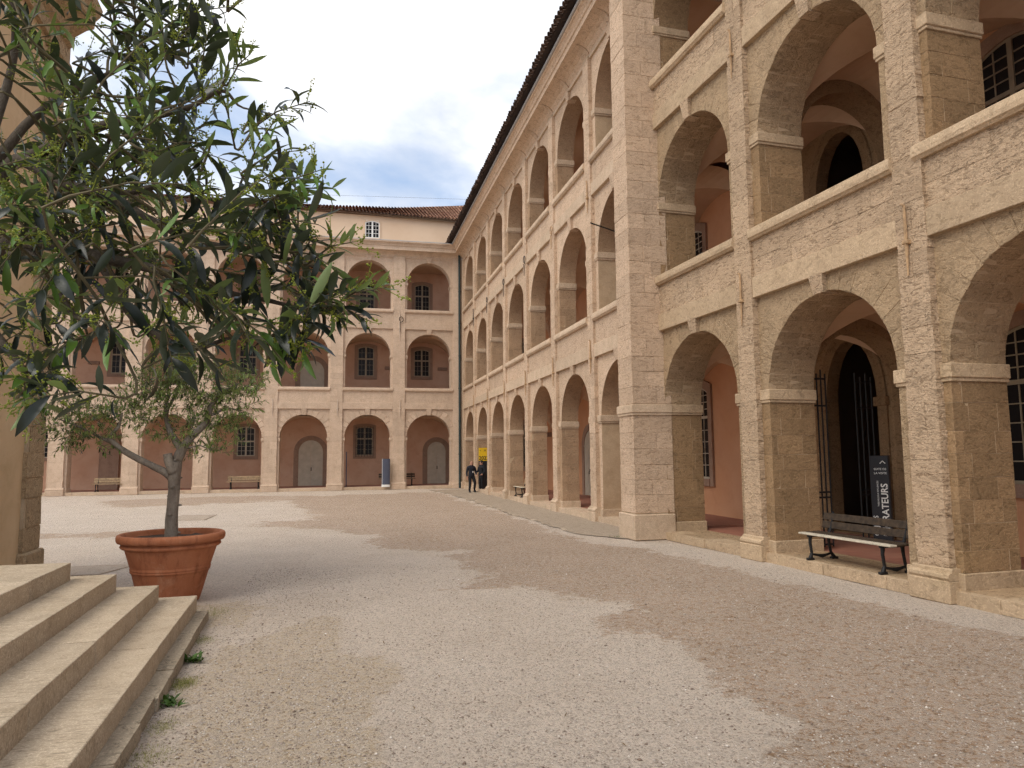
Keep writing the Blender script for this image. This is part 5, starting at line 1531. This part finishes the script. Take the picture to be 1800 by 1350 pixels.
rest = {'leaf_dark': (MB(), []), 'leaf_green': (MB(), [])}
for c_ in cands:
    s, ld, upv, L_, kind, i, dp = c_
    me_, vs_, fs_ = leaf_mesh(kind, i); Mx = frame(ld, upv)
    if id(c_) in single:
        o = link('leaf', me_, nt_); o.matrix_local = Matrix.Translation(W3(s)) @ (Mx * L_).to_4x4()
    else:
        bb, tn = rest[kind]; bb.add([W3(s + Mx @ (Vector(v_) * L_)) for v_ in vs_], fs_); tn += [r3.random()] * len(vs_)
for kind, (bb, tn) in rest.items():
    me_ = bb.mesh('foliage', M[kind], True); at_ = me_.attributes.new('tone', 'FLOAT', 'POINT'); at_.data.foreach_set('value', tn)
    link('foliage', me_, nt_)['kind'] = 'stuff'
tw.build('twigs', M['twig'], nt_)['kind'] = 'stuff'
buds.build('flower_buds', M['bud'], nt_)['kind'] = 'stuff'

# ================================================================== weeds, loose pebbles
M['weed'] = leaf_mat('weed_leaf', (0.055, 0.105, 0.020), (0.075, 0.13, 0.03), .3, .5)
M['moss'] = leaf_mat('dry_grass', (0.20, 0.19, 0.055), (0.24, 0.23, 0.08), .2, .7)
def tuft(label, x, y, n, h, spread, mat, wide):
    b_ = MB(); tn = []
    for q in range(n):
        a = r3.uniform(0, 6.28); s = Vector((x + r3.gauss(0, spread), y + r3.gauss(0, spread * 1.6), -.004))
        d = Vector((math.cos(a) * r3.uniform(.3, 1), math.sin(a) * r3.uniform(.3, 1), r3.uniform(.5, 1.3))).normalized()
        L_ = h * r3.uniform(.5, 1.1); vs_, fs_ = leaf_geo(L_, L_ * wide * r3.uniform(.7, 1.2), r3.uniform(.3, 1.4), .15, 3); Mx = frame(d, Vector((0, 0, 1)))
        b_.add([s + Mx @ Vector(v_) for v_ in vs_], fs_); tn += [r3.random()] * len(vs_)
    me_ = b_.mesh('weeds', mat); at_ = me_.attributes.new('tone', 'FLOAT', 'POINT'); at_.data.foreach_set('value', tn)
    return tag(link('weeds', me_), label, 'weeds', None, 'stuff')
tuft('broad leaved green weed at the kerb of the steps, the farther one', -1.40, 7.95, 34, .12, .04, M['weed'], .45)
tuft('green weed at the kerb of the steps, the nearer one', -1.33, 6.62, 30, .10, .04, M['weed'], .4)
tuft('dry yellow grass along the kerb between the two green weeds', -1.35, 7.2, 700, .04, .06, M['moss'], .12)
tuft('dry grass below the kerb near the bottom edge', -1.24, 5.5, 420, .035, .08, M['moss'], .12)
tuft('dry grass tuft at the foot of the terracotta pot', -1.62, 10.3, 420, .045, .12, M['moss'], .12)
tuft('green sprig at the foot of the tall corner pier', 6.55, 16.75, 22, .09, .05, M['weed'], .3)
tuft('thin dry grass strip along the kerb below the nearer weed', -1.28, 6.1, 380, .032, .06, M['moss'], .12)
tuft('thin dry grass strip along the kerb above the farther weed', -1.47, 8.8, 420, .034, .06, M['moss'], .12)
b = MB(); tn = []
for q in range(60):
    s = Vector((r3.uniform(-1.2, 2.5), r3.uniform(4.2, 11), .006)); a = r3.uniform(0, 6.28); L_ = r3.uniform(.04, .07)
    vs_, fs_ = leaf_geo(L_, L_ * .2, r3.uniform(-.6, .8), .3, 3); Mx = frame(Vector((math.cos(a), math.sin(a), r3.uniform(0, .15))), Vector((0, 0, 1)))
    b.add([s + Mx @ Vector(v_) for v_ in vs_], fs_); tn += [r3.random()] * len(vs_)
me_ = b.mesh('fallen_leaves', leaf_mat('dead_leaf', (0.16, 0.10, 0.045), (0.20, 0.15, 0.08), .2, .8)); at_ = me_.attributes.new('tone', 'FLOAT', 'POINT'); at_.data.foreach_set('value', tn)
tag(link('fallen_leaves', me_), 'small dry brown leaves scattered over the near gravel', 'leaves', None, 'stuff')
M['pebble'] = NT('pebble', .85, .2).mat
_pm = M['pebble']; _nt = NT('pebble_mix', .85, .2)
_a = _nt.new('ShaderNodeAttribute', attribute_name='tone').outputs['Fac']
_r = _nt.new('ShaderNodeValToRGB'); _nt.l.new(_a, _r.inputs[0])
for pos_, c_ in ((0.0, (.16, .11, .08)), (.35, (.36, .26, .19)), (.7, (.46, .38, .31)), (1.0, (.62, .55, .48))):
    e = _r.color_ramp.elements[0] if pos_ == 0 else (_r.color_ramp.elements[1] if pos_ == 1.0 else _r.color_ramp.elements.new(pos_)); e.position = pos_; e.color = (*c_, 1)
_nt.color(_r.outputs[0]); M['pebble'] = _nt.mat
b = MB(); tn = []
for q in range(26000):
    y = 3.6 + 10.5 * r3.random() ** 1.6; x = r3.uniform(-1.45, 7.2) if r3.random() < .8 else r3.uniform(-1.45, 0.2)
    if x < -1.5 + .0 * y: continue
    R_ = r3.uniform(.004, .0105) * (1.6 if r3.random() < .06 else 1)
    rz = r3.uniform(0, 3.1); cs, sn = math.cos(rz), math.sin(rz); sx, sy, sz = r3.uniform(.8, 1.5), r3.uniform(.7, 1.1), r3.uniform(.45, .8)
    zz = 0.012 * noise.noise(Vector((x, y, 0)) * .6) + .004 * noise.noise(Vector((x, y, 0)) * 2.3) - .006
    b.add([(x + R_ * (v_[0] * sx * cs - v_[1] * sy * sn), y + R_ * (v_[0] * sx * sn + v_[1] * sy * cs), zz + R_ * .3 + R_ * v_[2] * sz) for v_ in octa_v], octa_f)
    tn += [r3.random()] * 6
me_ = b.mesh('pebbles', M['pebble'], True); at_ = me_.attributes.new('tone', 'FLOAT', 'POINT'); at_.data.foreach_set('value', tn)
tag(link('pebbles', me_), 'loose pebbles strewn over the near gravel', 'pebbles', None, 'stuff')
